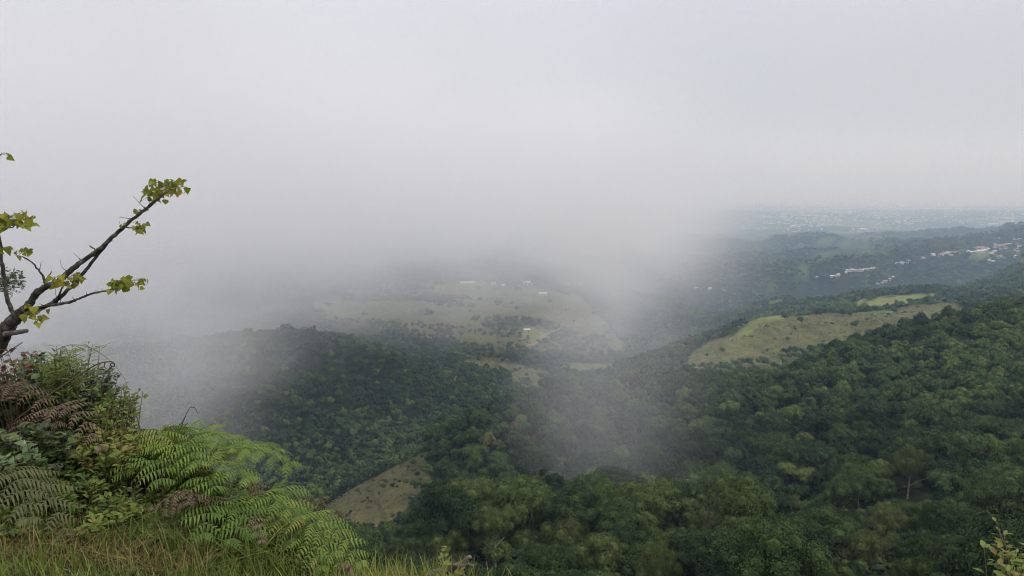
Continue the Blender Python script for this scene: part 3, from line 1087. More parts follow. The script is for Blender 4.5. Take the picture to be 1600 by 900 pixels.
def leaves(P, D, N, ln, wd, shape="oval", fold=0.25, droop=0.25):
    """many leaf blades at once: base points, midrib directions, normals"""
    P, D, N = np.asarray(P), nrmz(np.asarray(D)), np.asarray(N)
    S = nrmz(np.cross(D, N))
    N = np.cross(S, D)
    st, hw = LEAF_T[shape]
    n = len(P)
    ln = np.broadcast_to(ln, (n,))[:, None]
    wd = np.broadcast_to(wd, (n,))[:, None]
    cols = []
    for s, h in zip(st, hw):
        mid = P + D * ln * s - N * ln * droop * s * s
        cols += [mid, mid - S * wd * h + N * wd * h * fold, mid + S * wd * h + N * wd * h * fold]
    V = np.stack(cols, 1)                       # n, 12, 3
    k = np.arange(n)[:, None] * 12
    F_ = []
    for i in range(3):
        a, b = 3 * i, 3 * i + 3
        F_.append(k + np.array([[a, a + 1, b + 1, b]]))
        F_.append(k + np.array([[a, b, b + 2, a + 2]]))
    return V.reshape(-1, 3), np.vstack(F_)


G_FRESH = [(0.0, (0.052, 0.088, 0.022)), (0.35, (0.115, 0.175, 0.036)), (0.65, (0.195, 0.250, 0.050)), (0.85, (0.20, 0.22, 0.05)), (1.0, (0.28, 0.20, 0.07))]
G_DARK = [(0.0, (0.028, 0.054, 0.020)), (0.4, (0.068, 0.112, 0.038)), (0.7, (0.120, 0.175, 0.060)), (1.0, (0.15, 0.18, 0.06))]
G_YEL = [(0.0, (0.16, 0.19, 0.02)), (0.5, (0.28, 0.30, 0.035)), (1.0, (0.40, 0.34, 0.05))]
G_FERN = [(0.0, (0.045, 0.088, 0.015)), (0.45, (0.112, 0.190, 0.028)), (0.8, (0.20, 0.275, 0.042)), (1.0, (0.24, 0.20, 0.06))]
G_OLIVE = [(0.0, (0.07, 0.085, 0.035)), (0.6, (0.13, 0.145, 0.055)), (1.0, (0.19, 0.16, 0.075))]
G_BROWN = [(0.0, (0.060, 0.040, 0.024)), (0.5, (0.130, 0.090, 0.056)), (1.0, (0.22, 0.155, 0.11))]
G_PINK = [(0.0, (0.13, 0.065, 0.048)), (1.0, (0.30, 0.17, 0.13))]
G_STRAW = [(0.0, (0.13, 0.085, 0.035)), (0.5, (0.26, 0.185, 0.08)), (1.0, (0.38, 0.29, 0.14))]
G_GRASS = [(0.0, (0.07, 0.12, 0.022)), (0.45, (0.15, 0.20, 0.035)), (0.75, (0.25, 0.26, 0.05)), (1.0, (0.36, 0.29, 0.10))]
G_BLUE = [(0.0, (0.022, 0.045, 0.030)), (1.0, (0.055, 0.090, 0.058))]
kw = dict(trans=0.28, noise_scale=9.0, noise_amt=0.15)
m_fresh = leaf_mat("fresh_leaves", G_FRESH, **kw)
m_dark = leaf_mat("glossy_dark_leaves", G_DARK, rough=0.32, spec=0.5, trans=0.12, noise_scale=9.0, noise_amt=0.15)
m_yel = leaf_mat("yellow_green_leaves", G_YEL, trans=0.4, noise_scale=9.0, noise_amt=0.2)
m_fern = leaf_mat("fern_leaves", G_FERN, trans=0.25, noise_scale=6.0, noise_amt=0.2)
m_olive = leaf_mat("olive_fern_leaves", G_OLIVE, **kw)
m_brown = leaf_mat("dead_fern_leaves", G_BROWN, trans=0.1, noise_scale=9.0, noise_amt=0.25, rough=0.85)
m_pink = leaf_mat("withered_leaves", G_PINK, trans=0.2, noise_scale=9.0, noise_amt=0.2, rough=0.8)
m_straw = leaf_mat("dry_straw", G_STRAW, trans=0.15, noise_scale=6.0, noise_amt=0.25, rough=0.85)
m_grass = leaf_mat("grass_blades", G_GRASS, trans=0.3, noise_scale=2.5, noise_amt=0.25)
m_blue = leaf_mat("feathery_leaves", G_BLUE, trans=0.1, noise_scale=6.0, noise_amt=0.2)
m_stem = rough_mat("brown_stems", (0.07, 0.05, 0.03), (0.16, 0.115, 0.07), 20.0, 0.8)
m_gstem = rough_mat("green_stems", (0.06, 0.085, 0.025), (0.13, 0.14, 0.05), 20.0, 0.7)
m_trunk = rough_mat("mossy_bark", (0.020, 0.017, 0.013), (0.075, 0.066, 0.052), 22.0, 0.9, bump=0.6, c3=(0.16, 0.16, 0.13))
m_cut = rough_mat("grey_broken_wood", (0.06, 0.05, 0.042), (0.20, 0.18, 0.155), 14.0, 0.9, bump=0.5)
m_log = rough_mat("rotten_wood", (0.035, 0.022, 0.016), (0.15, 0.10, 0.072), 16.0, 0.9, bump=0.8, c3=(0.25, 0.19, 0.15))


# ---------------- shrubs
def shrub(name, label, u, v, Y, ru, rv, n_stem, per, leaf, mat, shape="oval", tint=(0.2, 0.7), cat="shrub", up=0.7, wratio=0.5, smat=None, depth=0.35, seed=1, upright=False):
    """leafy stems rising from the bank into an ellipsoid that shows round photo pixel (u, v)"""
    g = np.random.default_rng(seed)
    k = Y / F
    c = np.array(px(u, v, Y))
    base = c + np.array([0, 0.05, -rv * k * 1.25])
    zg = gz(base[0], base[1])
    base[2] = min(base[2], max(zg, base[2] - 0.5))
    root = empty(name, tuple(base))
    tag(root, label, cat)
    st = MB()
    P, D, N, LN, T = [], [], [], [], []
    for i in range(n_stem):
        q = g.normal(0, 1, 3)
        q /= np.linalg.norm(q)
        q *= g.uniform(0.55, 1.0)
        q[2] = abs(q[2]) * 0.9 - 0.15
        tip = c + q * np.array([ru * k, depth, rv * k])
        b = base + g.normal(0, 1, 3) * np.array([ru * k * 0.3, depth * 0.3, 0.02])
        mid = (b + tip) / 2 + np.array([q[0] * ru * k * 0.1, 0, rv * k * 0.25]) + g.normal(0, 0.02, 3)
        cv = catmull([b, mid, tip], 8)
        st.tube(cv - base, np.linspace(0.006, 0.0018, len(cv)), 4)
        tn = g.uniform(*tint)
        for j in range(per):
            s = g.uniform(0.35, 1.0) ** 0.7
            f = s * (len(cv) - 1)
            a = int(min(f, len(cv) - 2))
            p = cv[a] + (cv[a + 1] - cv[a]) * (f - a)
            tg = nrmz(cv[a + 1] - cv[a])
            th = j * 2.4 + g.uniform(-0.4, 0.4)
            side = np.array([math.cos(th), math.sin(th), 0.0])
            d = nrmz(tg * 0.55 + side * 0.9 + g.normal(0, 0.15, 3))
            nn = nrmz(np.array([0, 0, up]) + tg * 0.4 + g.normal(0, 0.35, 3) + np.array([0, -0.25, 0]))
            P.append(p + d * 0.012)
            D.append(d)
            N.append(nn)
            LN.append(leaf * g.uniform(0.55, 1.15) * (1.0 - 0.35 * s))
            T.append(np.clip(tn + g.normal(0, 0.12), 0, 1))
    P, D, N, LN = map(np.array, (P, D, N, LN))
    V, Q = leaves(P - base, D, N, LN, LN * wratio, shape)
    fo = MB()
    fo.add(V, Q, np.repeat(T, 12))
    fo.build("foliage", mat, root)
    st.build("stems", smat or m_stem, root)
    return root


shrub("leafy_shrub", "dark glossy shrub growing at the very top of the bank under the leaning tree", 62, 585, 5.7, 66, 48, 40, 17, 0.105, m_dark, "oval", (0.15, 0.7), seed=1)
shrub("leafy_shrub", "dark small-leaved shrub on the top right shoulder of the bank", 132, 600, 5.6, 46, 46, 44, 18, 0.085, m_dark, "oval", (0.05, 0.6), seed=2)
shrub("leafy_shrub", "thin shrub with small yellowish leaves at the bank's right edge", 176, 640, 5.5, 28, 62, 34, 20, 0.065, m_fresh, "oval", (0.25, 0.85), seed=3)
shrub("leafy_shrub", "shrub sprig with pointed green leaves reaching out over the fog", 190, 632, 5.4, 18, 22, 7, 12, 0.06, m_fresh, "lance", (0.3, 0.7), seed=33, wratio=0.4)
shrub("broadleaf_vine", "trailing vine with broad pale heart-shaped leaves below the dead bracken", 35, 690, 5.0, 80, 36, 24, 12, 0.115, m_dark, "heart", (0.45, 0.95), cat="vine", seed=4, wratio=0.62)
shrub("leafy_shrub", "yellow-green leafy bush left of the big green fern", 165, 690, 5.2, 60, 44, 40, 18, 0.075, m_fresh, "oval", (0.35, 0.9), seed=5)
shrub("leafy_shrub", "mid green undershrub in the middle of the bank above the drooping olive fern", 75, 745, 5.0, 90, 40, 44, 16, 0.085, m_fresh, "oval", (0.05, 0.5), seed=6)
shrub("leafy_shrub", "light green seedling bush in the dry grass left of the fern", 172, 800, 4.7, 46, 44, 22, 16, 0.085, m_fresh, "lance", (0.3, 0.7), seed=7, wratio=0.36)
shrub("leafy_shrub", "loose bush with yellow tips between the bank and the fern", 215, 715, 5.4, 34, 40, 30, 18, 0.06, m_fresh, "lance", (0.4, 0.95), seed=8, wratio=0.34)
shrub("leafy_shrub", "bright green weed with upright leaves at the left edge under the olive fern", 6, 822, 4.5, 26, 30, 12, 12, 0.11, m_fresh, "lance", (0.35, 0.6), seed=9, wratio=0.36, cat="weed")
shrub("leafy_shrub", "dark leafy undergrowth bush in the shade below the fern fronds", 335, 838, 5.2, 80, 40, 44, 18, 0.08, m_dark, "oval", (0.15, 0.7), seed=10)
shrub("leafy_shrub", "tangled brownish bush of small leaves below the lowest fern", 430, 858, 5.0, 60, 36, 40, 20, 0.045, m_fresh, "oval", (0.35, 1.0), seed=11)
shrub("leafy_shrub", "dark green bush filling the hollow under the upper fern", 300, 765, 5.8, 80, 46, 40, 18, 0.085, m_dark, "oval", (0.0, 0.5), seed=12)
shrub("leafy_shrub", "dark shrub thicket at the left edge of the bank beneath the vine", 5, 640, 5.9, 60, 60, 40, 18, 0.10, m_dark, "oval", (0.0, 0.5), seed=13)
shrub("leafy_shrub", "dull green thicket in the centre of the bank behind the brown bracken", 105, 665, 5.9, 80, 50, 60, 18, 0.09, m_dark, "oval", (0.1, 0.6), seed=14)
shrub("withered_shrub", "withered pinkish brown shrub in front of the leaning trunk", 14, 556, 5.45, 22, 28, 9, 12, 0.085, m_pink, "oval", (0.1, 0.9), seed=15)
shrub("bamboo_grass", "arching bamboo-like plant with narrow light green leaves on top of the bank", 112, 556, 5.5, 38, 22, 22, 14, 0.15, m_fresh, "lance", (0.5, 0.85), seed=16, wratio=0.11, up=0.9, cat="bamboo", smat=m_gstem)
shrub("bamboo_grass", "narrow-leaved bamboo tuft in front of the glossy shrub", 70, 560, 5.4, 40, 22, 12, 12, 0.13, m_fresh, "lance", (0.4, 0.75), seed=17, wratio=0.12, up=0.9, cat="bamboo", smat=m_gstem)
shrub("corner_shrub", "large-leaved bright green shrub cut off by the lower right corner", 1602, 890, 3.7, 44, 22, 16, 11, 0.095, m_fresh, "oval", (0.45, 0.8), seed=18, wratio=0.42)
shrub("corner_shrub", "tall leafy twig with rust brown stem above the corner shrub", 1604, 850, 3.8, 22, 16, 8, 10, 0.075, m_fresh, "oval", (0.4, 0.75), seed=19, wratio=0.42)
shrub("feathery_plant", "low bluish green feathery plant in the dry grass at the bottom of the bank", 105, 858, 4.6, 56, 26, 50, 44, 0.030, m_blue, "lance", (0.1, 0.9), seed=20, wratio=0.2, cat="plant")
shrub("feathery_plant", "smaller bluish feathery tuft at the bottom left beside the straw", 40, 845, 4.6, 30, 20, 26, 40, 0.030, m_blue, "lance", (0.1, 0.9), seed=21, wratio=0.2, cat="plant")
shrub("creeping_weed", "small yellowish weed with broad leaves beside the broken branch", 700, 888, 4.2, 20, 14, 8, 8, 0.075, m_fresh, "oval", (0.6, 0.95), seed=22, cat="weed")
shrub("leafy_shrub", "brownish dry bush at the foot of the bank in the straw", 255, 850, 4.9, 50, 40, 40, 18, 0.05, m_fresh, "lance", (0.3, 1.0), seed=24, wratio=0.3)


_M = [("leafy_shrub", "green leafy bush at the bank's left edge between the vine and the olive fern", 20, 715, 5.1, 60, 30, 34, 16, 0.08, m_fresh, "oval", (0.1, 0.5), 41, .5),
      ("leafy_shrub", "narrow-leaved green bush in the centre of the bank over the straw", 130, 760, 4.95, 50, 36, 36, 18, 0.08, m_fresh, "lance", (0.15, 0.6), 42, .3),
      ("leafy_shrub", "small-leaved bush at the fern's left foot", 235, 790, 5.1, 46, 40, 40, 20, 0.05, m_fresh, "oval", (0.2, 0.7), 43, .5),
      ("leafy_shrub", "reddish-tipped low bush in the straw below the light green seedling", 160, 850, 4.6, 50, 26, 30, 18, 0.05, m_fresh, "lance", (0.4, 1.0), 44, .3),
      ("leafy_shrub", "dark leafy clump under the dead bracken", 95, 705, 5.2, 60, 34, 40, 16, 0.09, m_dark, "oval", (0.1, 0.55), 45, .5),
      ("leafy_shrub", "bushy green growth crowning the bank's shoulder behind the thin shrub", 150, 650, 5.8, 44, 60, 60, 18, 0.075, m_fresh, "oval", (0.1, 0.55), 46, .5),
      ("leafy_shrub", "olive tangle of small leaves and twigs left of the withered fern", 300, 862, 4.8, 60, 30, 44, 22, 0.045, m_fresh, "lance", (0.1, 0.6), 48, .3),
      ("leafy_shrub", "dark green clump at the foot of the bank beside the feathery plants", 60, 820, 4.75, 60, 26, 36, 18, 0.07, m_dark, "oval", (0.2, 0.7), 49, .5),
      ("leafy_shrub", "fine-leaved green bush hiding the straw between seedling and fern", 225, 830, 4.75, 46, 34, 44, 20, 0.055, m_fresh, "lance", (0.1, 0.6), 50, .28),
      ("leafy_shrub", "twiggy bush under the hanging fern at the right end of the bank", 480, 868, 4.85, 44, 24, 40, 20, 0.04, m_fresh, "oval", (0.2, 0.8), 51, .5),
      ("leafy_shrub", "mixed green weeds filling the verge at the foot of the bank", 130, 882, 4.4, 70, 20, 44, 18, 0.05, m_fresh, "lance", (0.1, 0.6), 53, .3),
      ("leafy_shrub", "leafy green mound of shrubs at the bank's left edge under the tree trunk", 25, 600, 5.75, 60, 56, 60, 18, 0.085, m_fresh, "oval", (0.05, 0.55), 52, .5),
      ("leafy_shrub", "low leafy weed patch at the left foot of the straw", 20, 880, 4.3, 60, 20, 26, 14, 0.06, m_fresh, "lance", (0.2, 0.6), 47, .3)]
for (nm_, lb_, u_, v_, Y_, a_, b_, ns_, per_, lf_, mt_, sh_, tn_, sd_, wr_) in _M:
    shrub(nm_, lb_, u_, v_, Y_, a_, b_, ns_, per_, lf_, mt_, sh_, tn_, seed=sd_, wratio=wr_)


# ---------------- ferns
def frond(parent, pts, origin, mat, n_pair=11, comb=0.45, leaf=0.098, tint=0.5, seed=0, stem=None, droop=0.9):
    """a twice-divided frond along a curve given by photo pixels and distances"""
    g = np.random.default_rng(seed)
    C = catmull([px(*p) for p in pts], 14) - np.array(origin)
    seglen = np.concatenate([[0], np.cumsum(np.linalg.norm(np.diff(C, axis=0), axis=1))])
    tot = seglen[-1]
    st = MB()
    st.tube(C, np.linspace(0.0055, 0.0012, len(C)), 5)
    VV, QQ, TT, off = [], [], [], 0
    down = np.array([0, 0, -1.0])
    for i in range(n_pair):
        s = 0.12 + 0.88 * (i + 0.5) / n_pair
        p = np.array([np.interp(s * tot, seglen, C[:, k]) for k in range(3)])
        p2 = np.array([np.interp(min(1, s + 0.03) * tot, seglen, C[:, k]) for k in range(3)])
        p1 = np.array([np.interp((s - 0.03) * tot, seglen, C[:, k]) for k in range(3)])
        tg = nrmz(p2 - p1)
        side = nrmz(np.cross(tg, np.array([0, 0, 1.0])))
        upv = np.cross(side, tg)
        prof = min(1.0, 0.50 + 1.6 * s) * (1 - s) ** 0.62 + 0.10
        for sg in (-1, 1):
            ln = comb * prof * g.uniform(0.85, 1.1)
            n = max(6, int(ln / 0.0215))
            tt = np.linspace(0.03, 1, n)
            d0 = nrmz(side * sg * 0.95 + tg * 0.5 + upv * 0.22 + g.normal(0, 0.16, 3))
            dr = droop * ln * g.uniform(0.25, 0.75)
            axis = p + d0 * ln * tt[:, None] + down * dr * (tt[:, None] ** 2)
            at = nrmz(np.gradient(axis, axis=0))
            st.tube(axis[::max(1, n // 6)], np.linspace(0.0022, 0.0008, len(axis[::max(1, n // 6)])), 3, cap=False)
            cn = nrmz(upv + 0.3 * at * 0 + g.normal(0, 0.05, 3))
            cs = nrmz(np.cross(at, cn))
            lp = leaf * (0.45 + 0.55 * prof) * np.minimum(1, 0.55 + 2.5 * tt) * (1 - tt ** 1.7) ** 0.8 + 0.004
            for sd in (-1, 1):
                d = nrmz(cs * sd * 0.92 + at * 0.42 + down * 0.14 + g.normal(0, 0.05, (n, 3)))
                w = np.minimum(0.0150, lp * 0.36)[:, None]
                a0 = axis
                a1 = axis + d * lp[:, None] * 0.55 + down * lp[:, None] * 0.14
                a2 = axis + d * lp[:, None] * 0.92 + down * lp[:, None] * 0.52 + at * lp[:, None] * 0.08
                V = np.stack([a0 - at * w * 0.5, a0 + at * w * 0.5, a1 - at * w * 0.42, a1 + at * w * 0.42, a2], 1)
                k = np.arange(n)[:, None] * 5 + off
                q = np.vstack([k + np.array([[0, 1, 3, 2]]), np.hstack([k + np.array([[2, 3, 4]]), np.full((n, 1), -1)])])
                VV.append(V.reshape(-1, 3))
                QQ.append(q)
                TT.append(np.repeat(np.clip(tint + g.normal(0, 0.09) + (0.35 if g.random() < 0.04 else 0.0) + 0.25 * (tt - 0.6) * 0.6 + g.normal(0, 0.05, n), 0, 1), 5))
                off += n * 5
    mb_V, mb_Q, mb_T = np.vstack(VV), np.vstack(QQ), np.concatenate(TT)
    sV, sQ, sT = st.arrays()
    nq = len(mb_Q)
    mb_Q = np.vstack([mb_Q, np.where(sQ < 0, -1, sQ + len(mb_V))])
    mi = np.concatenate([np.zeros(nq, int), np.ones(len(sQ), int)])
    me = mesh_quads("frond", np.vstack([mb_V, sV]), mb_Q, [mat, stem or m_gstem], mi, attrs={"tint": ('POINT', 'FLOAT', np.concatenate([mb_T, sT]))})
    fr = obj("frond", me, parent)
    return fr


def fern(label, base, fronds, mat, name="fern", **k):
    p = px(*base)
    root = empty(name, tuple(p))
    tag(root, label, "fern")
    for i, f in enumerate(fronds):
        kk = dict(k)
        if isinstance(f, dict):
            kk.update({a: b for a, b in f.items() if a != "pts"})
            f = f["pts"]
        frond(root, f, p, mat, seed=hash((base, i)) % 9999, **kk)
    return root


B1 = (250, 800, 5.8)
fern("large bright green fern arching over the crest of the bank", B1, [
    dict(pts=[B1, (310, 722, 5.6), (385, 700, 5.4), (460, 728, 5.2)], tint=0.62),
    dict(pts=[B1, (285, 700, 5.8), (330, 676, 5.8), (385, 712, 5.6)], tint=0.66),
    dict(pts=[B1, (262, 690, 5.9), (300, 668, 6.0), (350, 690, 6.0)], tint=0.60),
    dict(pts=[B1, (240, 690, 5.9), (222, 676, 5.9), (195, 684, 5.8)], tint=0.78),
    dict(pts=[B1, (250, 690, 5.7), (250, 674, 5.6), (235, 700, 5.3)], tint=0.72),
    dict(pts=[B1, (270, 710, 5.5), (290, 695, 5.2), (310, 725, 4.9)], tint=0.55),
    dict(pts=[B1, (285, 740, 5.5), (340, 722, 5.2), (395, 752, 5.0)], tint=0.60),
    dict(pts=[B1, (225, 735, 5.5), (210, 712, 5.3), (190, 740, 5.0)], tint=0.45),
    dict(pts=[B1, (240, 740, 5.4), (245, 720, 5.1), (250, 755, 4.8)], tint=0.40),
    dict(pts=[B1, (300, 770, 5.4), (320, 745, 5.1), (335, 765, 4.8)], tint=0.50),
    dict(pts=[B1, (330, 705, 5.9), (400, 692, 6.0), (440, 705, 6.0)], tint=0.50),
], m_fern)
B2 = (330, 870, 5.3)
fern("green fern with drooping fronds in the middle of the bank below the dead brown frond", B2, [
    dict(pts=[B2, (365, 800, 5.2), (415, 775, 5.0), (475, 812, 4.8)], tint=0.55),
    dict(pts=[B2, (400, 800, 5.3), (440, 762, 5.3), (472, 800, 5.1)], tint=0.62),
    dict(pts=[B2, (340, 805, 5.1), (365, 790, 4.9), (405, 836, 4.6)], tint=0.42),
    dict(pts=[B2, (325, 800, 5.0), (320, 792, 4.8), (318, 840, 4.5)], tint=0.36),
    dict(pts=[B2, (360, 810, 5.0), (380, 800, 4.8), (360, 850, 4.5)], tint=0.40),
    dict(pts=[B2, (390, 820, 5.1), (430, 805, 4.9), (462, 850, 4.7)], tint=0.48),
], m_fern, comb=0.36)
B3 = (430, 895, 5.0)
fern("light green fern hanging down the right end of the bank above the grass", B3, [
    dict(pts=[B3, (470, 810, 5.0), (515, 815, 4.9), (570, 886, 4.7)], tint=0.68),
    dict(pts=[B3, (455, 815, 4.9), (490, 820, 4.8), (533, 890, 4.6)], tint=0.60),
    dict(pts=[B3, (450, 850, 4.8), (480, 842, 4.7), (505, 890, 4.5)], tint=0.50),
], m_fern, comb=0.30, leaf=0.075)
B4 = (-40, 830, 5.0)
fern("faded olive fern drooping over the straw at the left edge", B4, [
    dict(pts=[B4, (10, 748, 4.9), (60, 752, 4.7), (104, 838, 4.5)], tint=0.55),
    dict(pts=[B4, (-5, 745, 4.8), (25, 745, 4.6), (45, 820, 4.3)], tint=0.45),
    dict(pts=[B4, (20, 760, 4.9), (70, 745, 4.9), (112, 790, 4.8)], tint=0.62),
], m_olive, comb=0.36)
B5 = (-60, 660, 5.4)
fern("dead reddish brown bracken hanging over the left part of the bank", B5, [
    dict(pts=[B5, (-10, 612, 5.2), (45, 608, 5.1), (95, 668, 5.0)], tint=0.55),
    dict(pts=[(20, 690, 5.3), (70, 640, 5.1), (120, 645, 5.0), (158, 705, 4.9)], tint=0.70),
], m_brown, name="dead_fern", comb=0.27, leaf=0.05, stem=m_stem, n_pair=11)
fern("dead pinkish brown fern frond lying across the green ferns", (345, 800, 5.2), [
    dict(pts=[(350, 800, 5.1), (325, 778, 4.9), (280, 772, 4.8), (232, 796, 4.7)], tint=0.9),
    dict(pts=[(350, 805, 5.1), (330, 785, 4.95), (300, 782, 4.8), (255, 800, 4.7)], tint=0.75),
], m_brown, name="dead_fern", comb=0.20, leaf=0.035, stem=m_stem, n_pair=12)
fern("small withered fern at the bottom of the green ferns, yellow and brown", (360, 880, 5.0), [
    dict(pts=[(360, 880, 5.0), (385, 815, 4.8), (400, 815, 4.7), (410, 850, 4.5)], tint=0.85),
    dict(pts=[(360, 880, 5.0), (395, 770, 5.2), (405, 762, 5.1), (400, 800, 4.9)], tint=0.7),
], m_brown, name="dead_fern", comb=0.17, leaf=0.035, stem=m_stem, n_pair=10)

# ---------------- leaning tree on the left
PT = (-40, 585, 5.5)
tp = px(*PT)
tree_root = empty("leaning_tree", tuple(tp))
tag(tree_root, "leaning mossy tree with sparse yellow-green leaves rising over the left of the bank", "tree")


def pts3(l, Y0, Y1):
    n = len(l)
    return [np.array(px(u, v, Y0 + (Y1 - Y0) * i / (n - 1))) - np.array(tp) for i, (u, v) in enumerate(l)]


mb = MB()
c = catmull(pts3([(-60, 640), (-25, 570), (2, 532), (14, 508), (28, 494), (42, 482)], 5.5, 5.3), 6)
mb.tube(c + gf.normal(0, 0.003, c.shape), np.linspace(0.070, 0.032, len(c)) * (1 + gf.normal(0, 0.05, len(c))), 10)
mb.build("trunk", m_trunk, tree_root, smooth=True)
mb = MB()
c = catmull(pts3([(8, 522), (22, 520), (42, 517)], 5.3, 5.15), 4)
mb.tube(c, [0.020, 0.019, 0.018, 0.018, 0.017, 0.017, 0.016, 0.015, 0.013], 8)
mb.build("branch_stub", m_cut, tree_root, smooth=True)


def branch(l, r0, r1, Y0=5.3, Y1=5.2, spurs=True):
    b = MB()
    cc_ = catmull(pts3(l, Y0, Y1), 6)
    cc_ = cc_ + gf.normal(0, 0.0022, cc_.shape)
    rr = np.linspace(r0, r1, len(cc_)) * (1 + gf.normal(0, 0.06, len(cc_)))
    b.tube(cc_, rr, 7)
    if spurs:
        for i in range(3, len(cc_) - 2, 5):
            d = gf.normal(0, 1, 3)
            d[2] = abs(d[2])
            e = cc_[i] + d / np.linalg.norm(d) * gf.uniform(0.012, 0.035)
            b.tube([cc_[i], (cc_[i] + e) / 2, e], [r1 * 0.9 + 0.001, 0.002, 0.0012], 4)
            if gf.random() < 0.35:
                e2 = cc_[i] + d / np.linalg.norm(d) * gf.uniform(0.05, 0.12) + gf.normal(0, 0.02, 3)
                b.tube(catmull([cc_[i], (cc_[i] + e2) / 2 + gf.normal(0, 0.006, 3), e2], 3), np.linspace(0.0026, 0.001, 7), 4)
    return b.build("branch", m_trunk, tree_root, smooth=True)


brA = branch([(24, 496), (13, 472), (6, 435), (0, 380), (-10, 340)], 0.016, 0.010)
brB = branch([(40, 483), (56, 460), (72, 448), (90, 441), (110, 423), (138, 402), (160, 386), (185, 362), (212, 339), (240, 317), (262, 299)], 0.026, 0.006, 5.3, 5.0)
brC = branch([(36, 494), (72, 478), (100, 459), (126, 432), (150, 402), (172, 376), (198, 351), (224, 329), (243, 312)], 0.015, 0.006, 5.25, 5.1)
brD = branch([(52, 482), (85, 476), (112, 471), (136, 461), (160, 455), (184, 450)], 0.012, 0.004, 5.2, 5.0)
brE = branch([(70, 446), (66, 430), (52, 412), (34, 400)], 0.009, 0.003, 5.25, 5.2)
brF = branch([(71, 445), (74, 433), (81, 425)], 0.006, 0.003, 5.25, 5.2, False)
brG = branch([(88, 473), (93, 460), (98, 446)], 0.008, 0.004, 5.22, 5.1)
brH = branch([(-30, 372), (0, 362), (28, 351)], 0.008, 0.003, 5.2, 5.1)
brI = branch([(152, 393), (143, 386), (140, 384)], 0.005, 0.003, 5.15, 5.1, False)
brJ = branch([(198, 355), (212, 357), (222, 357)], 0.004, 0.002, 5.1, 5.0, False)
brK = branch([(48, 486), (52, 494), (58, 500)], 0.005, 0.003, 5.2, 5.1, False)


def cluster(parent, u, v, ru, rv, n, size, Y, seed):
    """leaves hanging on short stalks from one twig end"""
    g = np.random.default_rng(seed)
    c0 = np.array(px(u, v, Y)) - np.array(tp)
    n = int(n * 1.7)
    size = size * 0.74
    P = c0 + g.uniform(-1, 1, (n, 3)) * np.array([ru, 60, rv]) * Y / F * np.array([1, 0.4, 1])
    D = g.normal(0, 1, (n, 3))
    D[:, 2] = -np.abs(D[:, 2]) * 0.5 - 0.15
    D[:, 1] *= 0.6
    N = np.array([0, -0.35, 0.7]) + g.normal(0, 0.6, (n, 3))
    ln = size * g.uniform(0.5, 1.25, n)
    V, Q = leaves(P, D, N, ln, ln * 0.9, "heart", 0.3, 0.4)
    s = MB()
    for q in P:
        a = c0 + (q - c0) * 0.15
        s.tube([a, (a + q) / 2 + np.array([0, 0, 0.008]), q], [0.0016, 0.0013, 0.001], 3, cap=False)
    sV, sQ, sT = s.arrays()
    mi = np.concatenate([np.zeros(len(Q), int), np.ones(len(sQ), int)])
    me = mesh_quads("leaf_cluster", np.vstack([V, sV]), np.vstack([Q, np.where(sQ < 0, -1, sQ + len(V))]), [m_yel, m_gstem], mi,
                    attrs={"tint": ('POINT', 'FLOAT', np.concatenate([np.repeat(g.uniform(0.05, 0.85, n), 12), sT]))})
    obj("leaf_cluster", me, parent)


for i, (br, u, v, ru, rv, n, s) in enumerate([
    (brB, 264, 291, 24, 11, 34, 0.066), (brB, 242, 304, 13, 9, 14, 0.062), (brC, 222, 330, 5, 4, 4, 0.05), (brJ, 221, 353, 7, 6, 7, 0.06), (brJ, 206, 348, 8, 5, 4, 0.04),
    (brD, 196, 443, 26, 8, 22, 0.072), (brG, 103, 436, 15, 9, 14, 0.062), (brG, 118, 437, 5, 4, 4, 0.06), (brE, 32, 394, 6, 5, 4, 0.065), (brE, 52, 391, 6, 3, 2, 0.06),
    (brK, 54, 487, 10, 12, 11, 0.062), (brK, 66, 500, 5, 3, 3, 0.05), (brH, 8, 342, 24, 12, 22, 0.075), (brH, 42, 347, 11, 8, 10, 0.066), (brA, 3, 390, 6, 5, 4, 0.065), (brA, -2, 242, 5, 4, 4, 0.07)]):
    cluster(br, u, v, ru, rv, n, s, 5.12, 300 + i)
brL = branch([(-20, 350), (-12, 290), (-4, 245)], 0.007, 0.003, 5.2, 5.1, False)

# dark conifer-like sprig behind the branch
spr = MB()
so = np.array(px(-20, 440, 6.2))
for i in range(7):
    c = catmull([np.array(px(-25, 448, 6.2)), np.array(px(5 + i * 2, 436 + i * 4, 6.2)), np.array(px(40 - abs(i - 2) * 7, 432 + i * 6, 6.1))], 5) - so
    spr.tube(c, np.linspace(0.005, 0.0015, len(c)), 4, t=0.3)
rt = empty("conifer_sprig", tuple(so))
tag(rt, "dark fine-needled sprig poking in from the left edge behind the leaning tree", "branch")
spr.build("twigs", m_stem, rt)
n = 420
P = np.array([np.array(px(gf.uniform(-20, 38), 437 + gf.normal(0, 7), 6.15 + gf.normal(0, 0.05))) for _ in range(n)]) - so
D = gf.normal(0, 1, (n, 3)) + np.array([0.5, 0, 0.0])
V, Q = leaves(P, D, gf.normal(0, 1, (n, 3)), 0.035, 0.010, "lance")
b = MB()
b.add(V, Q, gf.uniform(0, 0.5, n).repeat(12))
b.build("needles", m_dark, rt)

# ---------------- single stems
def stem_thing(name, label, cat, parts, mat):
    p0 = np.array(px(*parts[0][1][0]))
    r = empty(name, tuple(p0))
    tag(r, label, cat)
    for nm, l, r0, r1 in parts:
        c = catmull([np.array(px(*q)) for q in l], 7) - p0
        b = MB()
        b.tube(c, np.linspace(r0, r1, len(c)), 5, t=0.5)
        b.build(nm, mat, r, smooth=True)
    return r


